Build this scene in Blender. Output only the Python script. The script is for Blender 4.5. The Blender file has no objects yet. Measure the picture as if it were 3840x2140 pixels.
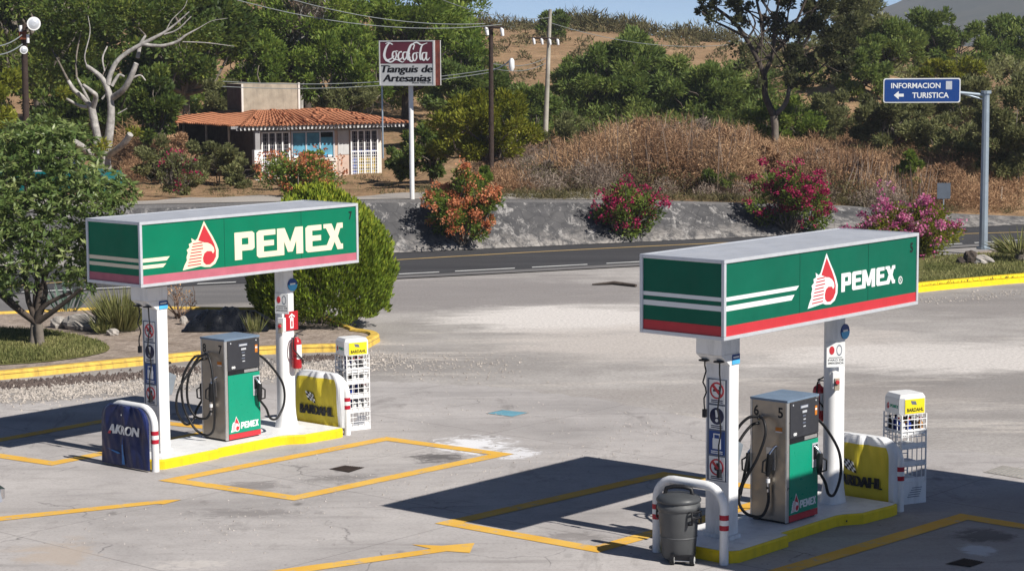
import bpy, math, random
import numpy as np
from mathutils import Vector, Matrix
sc = bpy.context.scene
COL = sc.collection
# ------------------------------------------------------------------ camera (calibrated on the two sign boxes)
F_PX, PITCH, ROLL, YAW, CAM_H = 8000.0, 0.114, -0.007, 0.857, 6.22
cp, sp, cr, sr = math.cos(PITCH), math.sin(PITCH), math.cos(ROLL), math.sin(ROLL)
R0, U0 = np.array([1., 0, 0]), np.array([0, sp, cp])
CR, CU, CF = cr*R0 + sr*U0, -sr*R0 + cr*U0, np.array([0, cp, -sp])
cd = bpy.data.cameras.new("camera"); cam = bpy.data.objects.new("camera", cd); COL.objects.link(cam)
cd.sensor_width = 36.0; cd.lens = 36*F_PX/3840; cd.clip_start = 0.5; cd.clip_end = 6000
cam.matrix_world = Matrix(((CR[0], CU[0], -CF[0], 0), (CR[1], CU[1], -CF[1], 0), (CR[2], CU[2], -CF[2], CAM_H), (0, 0, 0, 1)))
sc.camera = cam
# ------------------------------------------------------------------ light
SUN = np.array([.588, -.490, .645]); SUN /= np.linalg.norm(SUN)
w = bpy.data.worlds.new("World"); sc.world = w; w.use_nodes = True
wn = w.node_tree; bg = wn.nodes['Background']
sky = wn.nodes.new('ShaderNodeTexSky'); sky.sky_type = 'NISHITA'; sky.sun_disc = False
sky.sun_elevation = math.asin(SUN[2]); sky.sun_rotation = math.atan2(SUN[0], SUN[1])
sky.altitude = 10000; sky.air_density = 1.0; sky.dust_density = 0.0; sky.ozone_density = 1.5
wn.links.new(sky.outputs[0], bg.inputs[0]); bg.inputs[1].default_value = 0.078
sl = bpy.data.lights.new("sun", 'SUN'); sl.energy = 4.6; sl.angle = math.radians(.53); sl.color = (1, .95, .88)
so = bpy.data.objects.new("sun", sl); COL.objects.link(so); so.rotation_euler = Vector(SUN).to_track_quat('Z', 'Y').to_euler()
sc.view_settings.view_transform = 'Standard'; sc.view_settings.look = 'None'; sc.view_settings.exposure = 0.47; sc.view_settings.gamma = 1
sc.cycles.max_bounces = 5; sc.cycles.diffuse_bounces = 3; sc.cycles.glossy_bounces = 2; sc.cycles.transmission_bounces = 3
sc.cycles.transparent_max_bounces = 4; sc.cycles.caustics_reflective = False; sc.cycles.caustics_refractive = False
# ------------------------------------------------------------------ photo measuring: a photo point (2576 px wide) to a place
def ray(px, py): return CF + CR*((px-1288)/5366) - CU*((py-717.8)/5366)
def G(px, py, z=0.0):                       # where it meets the level z
    d = ray(px, py); return np.array([0, 0, CAM_H]) + d*((z-CAM_H)/d[2])
def P(px, py, Y):                           # where it is at depth Y
    d = ray(px, py); return np.array([0, 0, CAM_H]) + d*(Y/d[1])
A = np.array([math.cos(YAW), math.sin(YAW), 0]); N = np.array([-A[1], A[0], 0])
ISL_R, ISL_L = np.array([3.457, 26.777, 0]), np.array([-4.366, 32.657, 0])
# ------------------------------------------------------------------ materials
MATS = {}
HAZE = 0.00024
class NT:
    def __init__(s, name):
        s.m = bpy.data.materials.new(name); s.m.use_nodes = True; s.t = s.m.node_tree; s.n = s.t.nodes
        s.b = s.n['Principled BSDF']; s.out = s.n['Material Output']
    def node(s, typ, **kw):
        n = s.n.new(typ)
        for k, v in kw.items():
            if k.startswith('_'): setattr(n, k[1:], v)
            else: s.set(n.inputs[int(k[1:]) if k[0] == 'i' and k[1:].isdigit() else k.replace('__', ' ')], v)
        return n
    def set(s, inp, v):
        if hasattr(v, 'is_output'): s.t.links.new(v, inp)
        else: inp.default_value = v
    def pos(s, obj=False):
        return s.node('ShaderNodeTexCoord').outputs['Object'] if obj else s.node('ShaderNodeNewGeometry').outputs['Position']
    def noise(s, vec, scale, detail=4, rough=.55, dist=0):
        return s.node('ShaderNodeTexNoise', Vector=vec, Scale=scale, Detail=detail, Roughness=rough, Distortion=dist).outputs['Fac']
    def ramp(s, fac, stops, const=False):
        r = s.node('ShaderNodeValToRGB', Fac=fac); e = r.color_ramp.elements
        while len(e) < len(stops): e.new(.5)
        for el, (p, c) in zip(e, stops):
            el.position = p; el.color = (c, c, c, 1) if not hasattr(c, '__len__') else (*c, 1)
        if const: r.color_ramp.interpolation = 'CONSTANT'
        return r.outputs[0]
    def mix(s, fac, a, b, mode='MIX'):
        n = s.node('ShaderNodeMix', _data_type='RGBA', _blend_type=mode, i0=fac)
        s.set(n.inputs[6], (*a, 1) if isinstance(a, tuple) and len(a) == 3 else a); s.set(n.inputs[7], (*b, 1) if isinstance(b, tuple) and len(b) == 3 else b)
        return n.outputs[2]
    def math(s, op, a, b=0.0):
        return s.node('ShaderNodeMath', _operation=op, i0=a, i1=b).outputs[0]
    def mapping(s, vec, scale=(1, 1, 1), rot=(0, 0, 0)):
        return s.node('ShaderNodeMapping', Vector=vec, Scale=scale, Rotation=rot).outputs[0]
    def bump(s, h, strength=.3, dist=.02):
        s.set(s.b.inputs['Normal'], s.node('ShaderNodeBump', Height=h, Strength=strength, Distance=dist).outputs[0])
    def fin(s, col, rough=.7, metal=0, spec=.3):
        s.set(s.b.inputs['Base Color'], (*col, 1) if isinstance(col, tuple) else col)
        s.set(s.b.inputs['Roughness'], rough); s.set(s.b.inputs['Metallic'], metal); s.set(s.b.inputs['Specular IOR Level'], spec)
        MATS[s.m.name] = s.m; return s.m
def pm(name, col, rough=.6, var=.12, scale=6, metal=0, spec=.3, bump=0, dirt=0):
    s = NT(name); v = s.pos(True); f = s.noise(v, scale, 5)
    lo = tuple(c*(1-var) for c in col); hi = tuple(min(1, c*(1+var)) for c in col)
    c = s.ramp(f, [(.3, lo), (.7, hi)])
    if dirt:
        g = s.noise(s.mapping(v, (3, 3, .6)), scale*.7, 6, .7)
        c = s.mix(s.ramp(g, [(.5, 0.0), (.75, dirt)]), c, tuple(x*.35+.04 for x in col))
    r = s.ramp(s.noise(v, scale*2.3, 3), [(.3, max(0, rough-.1)), (.7, min(1, rough+.1))])
    if bump: s.bump(s.noise(v, scale*5, 5), bump, .01)
    return s.fin(c, r, metal, spec)
def foliage(name, c0, c1, c2, trans=.25, rough=.55, spec=.25):
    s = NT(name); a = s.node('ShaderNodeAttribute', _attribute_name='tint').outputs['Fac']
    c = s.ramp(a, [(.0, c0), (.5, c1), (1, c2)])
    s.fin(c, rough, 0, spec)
    if trans:
        t = s.node('ShaderNodeBsdfTranslucent', Color=s.mix(.5, c, tuple(x for x in c2)))
        mx = s.node('ShaderNodeMixShader', Fac=trans); s.t.links.new(s.b.outputs[0], mx.inputs[1]); s.t.links.new(t.outputs[0], mx.inputs[2])
        s.t.links.new(mx.outputs[0], s.out.inputs['Surface'])
    return s.m
M = MATS
pm('white_paint', (.80, .80, .79), .45, .04, 3, dirt=.42); pm('white_plastic', (.78, .78, .77), .4, .03)
pm('sign_white', (.78, .79, .78), .35, .02); pm('cream', (.80, .70, .52), .4, .04); pm('sign_red', (.52, .035, .045), .4, .05)
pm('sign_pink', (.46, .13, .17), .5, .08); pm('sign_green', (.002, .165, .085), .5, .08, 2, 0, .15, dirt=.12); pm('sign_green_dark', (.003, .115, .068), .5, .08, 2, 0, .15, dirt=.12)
pm('sign_dark_green', (.003, .05, .03), .4); pm('alu', (.62, .64, .67), .4, .06, 8, .35); pm('grey_top', (.42, .44, .48), .5, .06, 2, dirt=.3)
pm('steel', (.34, .30, .25), .38, .06, 4, .75); pm('steel_edge', (.55, .54, .52), .35, .05, 4, .7); pm('pump_head', (.035, .036, .042), .45, .1)
pm('pump_green', (.006, .27, .16), .35, .04); pm('pump_top', (.16, .22, .30), .45, .1); pm('rubber', (.012, .012, .013), .5, .2)
pm('black', (.012, .012, .014), .5, .1); pm('navy', (.012, .016, .06), .45, .2); pm('blue_sign', (.012, .055, .23), .4, .05); pm('mid_blue', (.02, .16, .45), .4)
pm('sky_blue', (.08, .42, .72), .4); pm('panel_grey', (.13, .15, .20), .5); pm('orange', (.55, .18, .02), .5); pm('red_paint', (.42, .01, .018), .3, .06, spec=.5)
pm('yellow_kerb', (.80, .58, .012), .5, .08, 5, dirt=.35); pm('kerb_yellow_worn', (.68, .45, .085), .8, .2, 4, dirt=.9, bump=.3)
pm('bright_yellow', (.80, .66, .02), .5, .04); pm('cover_yellow', (.58, .47, .035), .55, .08, 4); pm('cover_navy', (.012, .02, .085), .4, .25, 5)
pm('bin_grey', (.085, .088, .09), .5, .1, 5, dirt=.3); pm('bin_lid', (.06, .064, .068), .45, .1); pm('bucket_grey', (.20, .23, .26), .5)
pm('chrome', (.7, .7, .72), .15, .03, 5, 1); pm('glass_dark', (.02, .025, .03), .08, .2, 5, 0, .6); pm('car_silver', (.42, .45, .50), .25, .04, 4, .5, .5)
pm('car_teal', (.0, .14, .15), .3, .1, 4, .2, .5); pm('tyre', (.02, .02, .02), .8); pm('rust', (.16, .045, .02), .8, .4, 8)
pm('coke_red', (.125, .026, .042), .5, .12, 3); pm('sign_side', (.09, .02, .012), .8, .5, 5); pm('old_white', (.55, .55, .54), .6, .08, 3, dirt=.3); pm('concrete_block', (.36, .31, .24), .9, .2, 3, dirt=.5, bump=.4)
pm('dark_dirt_shade', (.11, .085, .075), .9, .25, 4, bump=.4); pm('shop_white', (.70, .66, .60), .8, .08, 2, dirt=.4); pm('shop_pink', (.58, .44, .36), .8, .1, 2)  # dark brown shared by loose dirt and the painted shade on the shop
pm('shop_grey', (.30, .29, .29), .7, .1, 2); pm('interior_shade', (.03, .03, .05), .9); pm('curtain_blue', (.10, .30, .42), .7, .3, 3); pm('crate_yellow', (.6, .42, .02), .6)
pm('crate_blue', (.03, .10, .45), .6); pm('wood_dark', (.045, .03, .024), .9, .3, 6, bump=.4); pm('pole_concrete', (.40, .37, .31), .9, .3, 2, dirt=.4)
pm('galv', (.34, .40, .45), .45, .08, 3, .5); pm('sign_back', (.10, .12, .15), .6); pm('tarp_black', (.006, .007, .010), .3, .3, 4, spec=.5)
pm('rock', (.38, .35, .32), .9, .35, 3, bump=.6, dirt=.4); pm('pebble', (.40, .36, .32), .9, .35, 5); pm('bark_pale', (.37, .35, .325), .9, .4, 5, bump=.9, dirt=.85)
pm('bark_dark', (.07, .055, .045), .9, .35, 5, bump=.6); pm('bark_grey', (.17, .145, .12), .9, .3, 5, bump=.6); pm('twig', (.16, .11, .085), .9, .35, 6)
pm('road_white', (.62, .62, .60), .6, .15, 1.5); pm('road_ochre', (.46, .32, .13), .6, .15, 1.5); pm('grate', (.035, .028, .026), .8, .3, 8); pm('teal_lid', (.14, .33, .42), .7, .15, 4)
pm('pale_grate', (.33, .34, .33), .8, .2, 6); pm('insulator', (.75, .75, .75), .3); pm('wire', (.22, .24, .24), .6); pm('bottle_blue', (.02, .05, .3), .3); pm('bottle_white', (.6, .6, .58), .3); pm('bottle_amber', (.35, .15, .02), .3)
pm('band_red', (.40, .012, .03), .35); pm('canopy_white', (.7, .7, .7), .6); pm('fabric_white', (.70, .71, .72), .6, .05, 4, dirt=.2); pm('post_pale', (.42, .38, .32), .9, .2)
foliage('leaf_big', (0.060, 0.111, 0.027), (0.141, 0.208, 0.055), (0.402, 0.442, 0.173), .38, .4, .35)
foliage('leaf_thuja', (0.057, 0.101, 0.010), (0.172, 0.242, 0.022), (0.415, 0.416, 0.043), .12)
foliage('leaf_dark', (0.037, 0.063, 0.015), (0.095, 0.146, 0.030), (0.264, 0.297, 0.056), .38)
foliage('leaf_mid', (0.065, 0.116, 0.019), (0.162, 0.238, 0.037), (0.355, 0.414, 0.075), .38)
foliage('leaf_acacia', (0.057, 0.090, 0.021), (0.133, 0.194, 0.043), (0.304, 0.351, 0.088), .38)
foliage('leaf_yellow', (.075,.10,.010), (.20,.22,.022), (.40,.37,.05), .38)
foliage('leaf_olive', (0.085, 0.094, 0.035), (0.182, 0.197, 0.077), (0.340, 0.336, 0.144), .38)
foliage('leaf_black', (0.028, 0.034, 0.015), (0.066, 0.075, 0.030), (0.207, 0.209, 0.097), .38)
foliage('brush_brown', (0.174, 0.097, 0.056), (0.371, 0.224, 0.127), (0.593, 0.401, 0.233), .1, .8, .1)
foliage('brush_grey', (.13, .095, .075), (.25, .195, .155), (.38, .32, .26), .1, .8, .1)
foliage('scrub', (.05, .05, .02), (.12, .11, .05), (.24, .19, .10), .15, .8, .1)
foliage('flower_pink', (.16, .006, .035), (.36, .015, .085), (.55, .06, .16), .3)
foliage('flower_magenta', (.26, .02, .11), (.48, .09, .24), (.70, .40, .48), .3)
foliage('flower_orange', (.30, .08, .03), (.55, .19, .08), (.70, .36, .20), .3)
foliage('grass_blade', (0.08, 0.1, 0.03), (0.19, 0.2, 0.07), (0.36, 0.33, 0.15), .2, .7, .1)
foliage('agave', (.05, .09, .07), (.10, .16, .13), (.20, .26, .2), .1)
# --- ground surfaces
def mat_lot():
    s = NT('lot_asphalt'); v = s.pos()
    big = s.noise(s.mapping(v, (.05, .12, 1), (0, 0, -.35)), 1.0, 5, .6, .4); mid = s.noise(v, .9, 6, .65); fine = s.noise(v, 14, 3, .7)
    c = s.ramp(big, [(.34, (.24, .225, .215)), (.45, (.33, .31, .295)), (.58, (.48, .452, .43))])
    c = s.mix(s.ramp(mid, [(.42, .0), (.74, .5)]), c, (.22, .20, .19))
    c = s.mix(s.ramp(s.noise(s.mapping(v, (.25, 1.1, 1), (0, 0, -.35)), .8, 6, .7), [(.55, 0.0), (.66, .6)]), c, (.62, .57, .52))
    def patch(px, py, sx, sy, col, k, c):
        q = G(px, py); d = s.node('ShaderNodeVectorMath', _operation='SUBTRACT', i0=v, i1=tuple(q)).outputs[0]
        d = s.node('ShaderNodeVectorMath', _operation='LENGTH', i0=s.mapping(d, (1/sx, 1/sy, 0), (0, 0, -.3))).outputs['Value']
        m = s.math('ADD', s.math('SUBTRACT', 1.0, d), s.math('MULTIPLY', s.math('SUBTRACT', s.noise(s.mapping(v, (.5, 1.2, 1), (0, 0, -.35)), .9, 7, .7, .5), .5), 1.6))
        return s.mix(s.ramp(m, [(.1, 0.0), (.5, k)]), c, col)
    c = patch(1160, 735, 7, 5.5, (.27, .25, .245), .75, c); c = patch(1420, 800, 3.6, 3.0, (.72, .68, .645), .95, c); c = patch(1750, 860, 6, 3.5, (.58, .53, .49), .75, c); c = patch(2420, 900, 5, 2.6, (.68, .64, .605), .9, c); c = patch(2480, 770, 4, 2.2, (.27, .25, .24), .7, c); c = patch(1950, 1000, 6, 2.0, (.35, .32, .30), .6, c)
    c = s.mix(s.ramp(fine, [(.35, .35), (.6, 0.0)]), c, (.15, .14, .13)); s.bump(s.noise(v, 9, 6, .7), .35, .02)
    return s.fin(c, .95, 0, .1)
def mat_concrete():
    s = NT('apron_concrete'); v = s.pos()
    big = s.noise(s.mapping(v, (.30, .5, 1), (0, 0, -.8)), .8, 6, .6, .5); mid = s.noise(v, 2.2, 6, .65); fine = s.noise(v, 22, 3, .7)
    c = s.ramp(big, [(.30, (.31, .292, .285)), (.5, (.42, .396, .385)), (.70, (.50, .472, .455))])
    c = s.mix(s.ramp(mid, [(.5, 0.0), (.75, .45)]), c, (.27, .245, .235))
    st = s.noise(s.mapping(v, (.9, .35, 1), (0, 0, .25)), 1.1, 7, .72, .6)
    c = s.mix(s.ramp(st, [(.58, 0.0), (.70, .55)]), c, (.17, .155, .15))
    c = s.mix(s.ramp(fine, [(.30, .35), (.5, 0.0)]), c, (.2, .18, .17))
    trk = s.noise(s.mapping(v, (.35, 3.2, 1), (0, 0, -YAW)), 1.0, 6, .65, .3)
    c = s.mix(s.ramp(trk, [(.54, 0.0), (.70, .42)]), c, (.20, .185, .18))
    sp = s.node('ShaderNodeTexVoronoi', Vector=v, Scale=6.5).outputs['Distance']
    c = s.mix(s.math('MULTIPLY', s.ramp(sp, [(.05, .8), (.11, 0.0)]), s.ramp(s.noise(v, 1.1, 4), [(.5, 0.0), (.6, 1.0)])), c, (.10, .092, .088))
    sq = s.node('ShaderNodeTexVoronoi', Vector=s.mapping(v, (1, .45, 1), (0, 0, .3)), Scale=1.7).outputs['Distance']
    c = s.mix(s.math('MULTIPLY', s.ramp(sq, [(.06, .7), (.16, 0.0)]), s.ramp(s.noise(v, .8, 4), [(.52, 0.0), (.62, 1.0)])), c, (.12, .11, .105))
    # cracks: warped cell edges, only here and there
    wv = s.node('ShaderNodeVectorMath', _operation='ADD', i0=v, i1=s.node('ShaderNodeTexNoise', Vector=v, Scale=1.3, Detail=5).outputs['Color']).outputs[0]
    e = s.node('ShaderNodeTexVoronoi', _feature='DISTANCE_TO_EDGE', Vector=wv, Scale=.30).outputs['Distance']
    cr = s.math('MULTIPLY', s.ramp(e, [(.0, 1.0), (.006, 0.0)]), s.ramp(s.noise(v, .8, 3), [(.50, 0.0), (.60, .6)]))
    c = s.mix(cr, c, (.075, .07, .07))
    # slab joints laid along the islands
    lv = s.mapping(v, (1, 1, 1), (0, 0, -YAW)); xyz = s.node('ShaderNodeSeparateXYZ', i0=lv)
    for k, (sz, o) in enumerate(((4.6, 1.3), (3.9, .6))):
        t = s.math('ABSOLUTE', s.math('SUBTRACT', s.math('FRACT', s.math('DIVIDE', s.math('ADD', xyz.outputs[k], 100+o), sz)), .5))
        c = s.mix(s.ramp(t, [(.0, .55), (.0035, 0.0)]), c, (.13, .12, .115))
    # white spill by the left island
    def blob(px, py, sx, sy, col, c, k=1.0, sc_=2.2, edge=.5):
        q = G(px, py); d = s.node('ShaderNodeVectorMath', _operation='SUBTRACT', i0=v, i1=tuple(q)).outputs[0]
        d = s.node('ShaderNodeVectorMath', _operation='LENGTH', i0=s.mapping(d, (1/sx, 1/sy, 0), (0, 0, 0))).outputs['Value']
        m = s.math('MULTIPLY', s.math('SUBTRACT', 1.15, d), s.noise(s.mapping(v, (.8, 1, 1)), sc_, 7, .75, .8))
        return s.mix(s.ramp(m, [(edge-.12, 0.0), (edge, k)]), c, col)
    c = blob(1190, 1120, 1.5, 1.9, (.74, .74, .76), c, .95, 4.5, .47)
    c = blob(1290, 1140, 1.2, 1.2, (.70, .70, .72), c, .9, 6.0, .50)
    c = blob(1110, 1155, 1.3, 1.3, (.12, .11, .11), c, .6, 3.0, .5)
    c = blob(640, 1225, 1.2, 1.2, (.17, .155, .15), c, .6, 2.4, .48)
    c = blob(2460, 1385, .45, .7, (.62, .66, .72), c, .7, 3.0, .42)
    c = blob(2470, 1345, .8, .8, (.10, .09, .09), c, .7, 2.5, .42)
    c = blob(150, 1390, 1.3, 1.6, (.44, .36, .29), c, .6, 1.6, .45)
    c = blob(860, 1205, 1.6, 1.0, (.15, .14, .135), c, .55, 5.0, .50); c = blob(1090, 1150, 1.2, 1.1, (.09, .085, .085), c, .7, 6.0, .50); c = blob(620, 1290, 2.2, .8, (.20, .185, .18), c, .6, 4.0, .48); c = blob(1440, 1350, 1.6, .9, (.19, .175, .17), c, .6, 5.0, .5); c = blob(480, 1420, 1.4, .7, (.6, .56, .52), c, .5, 6.0, .5)
    s.bump(s.math('ADD', s.noise(v, 16, 5, .7), s.math('MULTIPLY', cr, -1.0)), .25, .012)
    return s.fin(c, .9, 0, .15)
def mat_paint():
    s = NT('worn_yellow'); v = s.pos(); n1 = s.noise(v, 5, 7, .72)
    c = s.mix(s.ramp(s.noise(v, 1.2, 3), [(.3, 0.0), (.7, 1.0)]), (.68, .37, .045), (.74, .46, .10))
    c = s.mix(s.ramp(n1, [(.54, 0.0), (.66, .8)]), c, (.40, .35, .31)); return s.fin(c, .8, 0, .15)
def mat_road(name, a, b):
    s = NT(name); v = s.pos(); c = s.ramp(s.noise(s.mapping(v, (.15, .8, 1), (0, 0, -.4)), 1, 5, .6), [(.35, a), (.65, b)])
    c = s.mix(s.ramp(s.noise(v, 20, 3), [(.35, .4), (.6, 0.0)]), c, tuple(x*.6 for x in a)); s.bump(s.noise(v, 25, 4), .2, .01); return s.fin(c, .85, 0, .2)
def mat_bank():
    s = NT('bank_stone'); v = s.pos()
    c = s.ramp(s.noise(v, 1.2, 6, .65), [(.3, (.058, .058, .061)), (.7, (.115, .112, .113))])
    st = s.noise(s.mapping(v, (2.4, 1.6, .8), (0, .7, 0)), 1.4, 7, .75, .4)
    c = s.mix(s.ramp(st, [(.53, 0.0), (.63, .8)]), c, (.36, .345, .33))
    z = s.node('ShaderNodeSeparateXYZ', i0=v).outputs[2]
    low = s.math('MULTIPLY', s.ramp(z, [(.0, 1.0), (.5, 0.0)]), s.ramp(s.noise(v, 2.5, 6, .75), [(.42, 0.0), (.58, .8)]))
    c = s.mix(low, c, (.40, .37, .34))
    jx = s.node('ShaderNodeTexVoronoi', _feature='DISTANCE_TO_EDGE', Vector=v, Scale=2.4).outputs['Distance']
    c = s.mix(s.ramp(jx, [(.0, .5), (.05, 0.0)]), c, (.035, .035, .037)); s.bump(s.noise(v, 5, 6, .7), .3, .04); return s.fin(c, .95, 0, .1)
def mat_earth(name, stops, sc_=.5, spots=None):
    s = NT(name); v = s.pos(); c = s.ramp(s.noise(v, sc_, 7, .7, .3), stops)
    c = s.mix(s.ramp(s.noise(v, 6, 5, .75), [(.4, .55), (.6, 0.0)]), c, tuple(x*.45 for x in stops[0][1]))
    if spots: c = s.mix(s.ramp(s.noise(v, sc_*3, 5, .6), [(.52, 0.0), (.64, .8)]), c, spots)
    s.bump(s.noise(v, 4, 6, .75), .7, .08); return s.fin(c, 1, 0, .05)
def mat_tiles():
    s = NT('roof_tile'); v = s.pos(True); x = s.node('ShaderNodeSeparateXYZ', i0=v)
    c = s.ramp(s.noise(v, 2.5, 6, .7), [(.3, (.35, .14, .075)), (.7, (.52, .23, .125))])
    c = s.mix(s.ramp(s.noise(v, 9, 4, .7), [(.62, 0.0), (.70, .8)]), c, (.09, .03, .02))
    h = s.math('SINE', s.math('MULTIPLY', s.math('ADD', x.outputs[0], s.math('MULTIPLY', x.outputs[1], .0)), 31)); s.bump(h, .8, .05); return s.fin(c, .9, 0, .1)
mat_lot(); mat_concrete(); mat_paint(); mat_road('road_dark', (.050, .050, .054), (.075, .074, .078)); mat_road('road_grey', (.15, .145, .145), (.22, .21, .205)); mat_road('path_pale', (.34, .31, .28), (.46, .42, .38)); mat_bank(); mat_tiles()
mat_earth('earth_dry', [(.3, (.25, .16, .095)), (.55, (.40, .26, .15)), (.75, (.52, .36, .22))], .35, (.20, .15, .08))
mat_earth('earth_planter', [(.3, (.30, .24, .195)), (.6, (.44, .365, .31)), (.8, (.55, .47, .41))], 1.2)
mat_earth('earth_grass', [(.3, (.11, .12, .04)), (.6, (.21, .20, .08)), (.8, (.32, .27, .14))], 1.5)
mat_earth('earth_far', [(.3, (.20, .17, .12)), (.7, (.32, .27, .2))], .05); mat_earth('mountain_scrub', [(.3, (.045, .055, .04)), (.6, (.11, .10, .075)), (.8, (.25, .19, .14))], .012)
# ------------------------------------------------------------------ mesh building
ORG = {}
class MB:
    def __init__(s): s.v, s.f, s.mi, s.sm, s.mats = [], [], [], [], []
    def mat(s, m):
        if m not in s.mats: s.mats.append(m)
        return s.mats.index(m)
    def add(s, vs, fs, m, smooth=False):
        b = len(s.v); s.v += [tuple(map(float, q)) for q in vs]; k = s.mat(m)
        for f in fs: s.f.append([b+i for i in f]); s.mi.append(k); s.sm.append(smooth)
        return s
    def box(s, x0, x1, y0, y1, z0, z1, m, top=1.0, topm=None):
        cx, cy = (x0+x1)/2, (y0+y1)/2
        q = [(x0, y0), (x1, y0), (x1, y1), (x0, y1)]
        vs = [(x, y, z0) for x, y in q]+[(cx+(x-cx)*top, cy+(y-cy)*top, z1) for x, y in q]
        s.add(vs, [(3, 2, 1, 0), (0, 1, 5, 4), (1, 2, 6, 5), (2, 3, 7, 6), (3, 0, 4, 7)], m); s.add([vs[i] for i in (4, 5, 6, 7)], [(0, 1, 2, 3)], topm or m); return s
    def slab(s, poly, z0, z1, m, sidem=None, scale=1.0, inset=None):
        n = len(poly); vs = [(x, y, z0) for x, y in poly]+[(x, y, z1) for x, y in (inset or poly)]
        s.add(vs, [(i, (i+1) % n, n+(i+1) % n, n+i) for i in range(n)], sidem or m); s.add(vs[n:], [tuple(range(n))], m); s.add(vs[:n], [tuple(range(n-1, -1, -1))], sidem or m); return s
    def plate(s, fr, poly, d0, d1, m):      # outline in frame (o,ex,ez,en), from d0 to d1 proud of it
        o, ex, ez, en = fr; n = len(poly)
        ar = sum(poly[i][0]*poly[(i+1) % n][1]-poly[(i+1) % n][0]*poly[i][1] for i in range(n))
        if ar < 0: poly = poly[::-1]
        pt = lambda x, z, d: o+ex*x+ez*z+en*d
        vs = [pt(x, z, d0) for x, z in poly]+[pt(x, z, d1) for x, z in poly]
        s.add(vs, [tuple(range(n, 2*n))]+[(i, (i+1) % n, n+(i+1) % n, n+i) for i in range(n)], m); return s
    def rect(s, fr, x0, x1, z0, z1, d0, d1, m): return s.plate(fr, [(x0, z0), (x1, z0), (x1, z1), (x0, z1)], d0, d1, m)
    def disc(s, fr, cx, cz, r, d0, d1, m, k=20, rz=None): return s.plate(fr, [(cx+r*math.cos(2*math.pi*i/k), cz+(rz or r)*math.sin(2*math.pi*i/k)) for i in range(k)], d0, d1, m)
    def ring(s, fr, cx, cz, r0, r1, d0, d1, m, k=20, asp=1):
        for i in range(k):
            t0, t1 = 2*math.pi*i/k, 2*math.pi*(i+1)/k
            s.plate(fr, [(cx+r*math.cos(t), cz+asp*r*math.sin(t)) for r, t in ((r0, t0), (r1, t0), (r1, t1), (r0, t1))], d0, d1, m)
        return s
    def ribbon(s, fr, pts, w, d0, d1, m):
        q = catmull([np.array(p, float) for p in pts], 5); n = len(q)
        ws = np.interp(np.linspace(0, 1, n), np.linspace(0, 1, len(w)), w) if hasattr(w, '__len__') else [w]*n
        L, Rr = [], []
        for i in range(n):
            t = q[min(i+1, n-1)]-q[max(i-1, 0)]; t = t/(np.linalg.norm(t)+1e-9); nn = np.array([-t[1], t[0]])*ws[i]/2
            L.append(q[i]+nn); Rr.append(q[i]-nn)
        for i in range(n-1): s.plate(fr, [L[i], L[i+1], Rr[i+1], Rr[i]], d0, d1, m)
        return s
    def tube(s, pts, r, m, k=8, smooth=True, cap=True):
        p = [np.array(q, float) for q in pts]; n = len(p); r = r if hasattr(r, '__len__') else [r]*n
        vs = []; up = None
        for i in range(n):
            t = p[min(i+1, n-1)]-p[max(i-1, 0)]; t = t/(np.linalg.norm(t)+1e-12)
            if up is None: up = np.array([0, 0, 1.]) if abs(t[2]) < .9 else np.array([1., 0, 0])
            a = np.cross(t, up); a /= np.linalg.norm(a)+1e-12; b = np.cross(a, t); up = b
            vs += [p[i]+r[i]*(a*math.cos(2*math.pi*j/k)+b*math.sin(2*math.pi*j/k)) for j in range(k)]
        fs = [(i*k+j, i*k+(j+1) % k, (i+1)*k+(j+1) % k, (i+1)*k+j) for i in range(n-1) for j in range(k)]
        s.add(vs, fs, m, smooth)
        if cap: s.add(vs[:k], [tuple(range(k-1, -1, -1))], m); s.add(vs[-k:], [tuple(range(k))], m)
        return s
    def lathe(s, prof, m, c=(0, 0), k=24, smooth=True):
        vs = [(c[0]+r*math.cos(2*math.pi*j/k), c[1]+r*math.sin(2*math.pi*j/k), z) for r, z in prof for j in range(k)]
        n = len(prof); s.add(vs, [(i*k+j, i*k+(j+1) % k, (i+1)*k+(j+1) % k, (i+1)*k+j) for i in range(n-1) for j in range(k)], m, smooth)
        s.add(vs[-k:], [tuple(range(k))], m); s.add(vs[:k], [tuple(range(k-1, -1, -1))], m); return s
    def text(s, fr, txt, x0, x1, z0, z1, d, m, bold=.0, shear=0.0):
        cu = bpy.data.curves.new('t', 'FONT'); cu.body = txt; cu.offset = bold; cu.shear = shear; cu.resolution_u = 3
        ob = bpy.data.objects.new('t', cu); COL.objects.link(ob); dg = bpy.context.evaluated_depsgraph_get(); dg.update()
        me = bpy.data.meshes.new_from_object(ob.evaluated_get(dg)); bpy.data.objects.remove(ob); bpy.data.curves.remove(cu)
        c = np.array([v.co[:] for v in me.vertices]); lo, hi = c.min(0), c.max(0)
        o, ex, ez, en = fr
        vs = [o+ex*(x0+(q[0]-lo[0])/(hi[0]-lo[0])*(x1-x0))+ez*(z0+(q[1]-lo[1])/(hi[1]-lo[1])*(z1-z0))+en*d for q in c]
        s.add(vs, [tuple(p.vertices) for p in me.polygons], m); bpy.data.meshes.remove(me); return s
    def heavy(s, fr, txt, x0, x1, z0, z1, d, m, t, bold=.03, shear=0):
        for i, (dx, dz) in enumerate(((-t, 0), (t, 0), (0, 0))): s.text(fr, txt, x0+t+dx, x1-t+dx, z0+t*.5+dz, z1-t*.5+dz, d+.0007*i, m, bold, shear)
        return s
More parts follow.
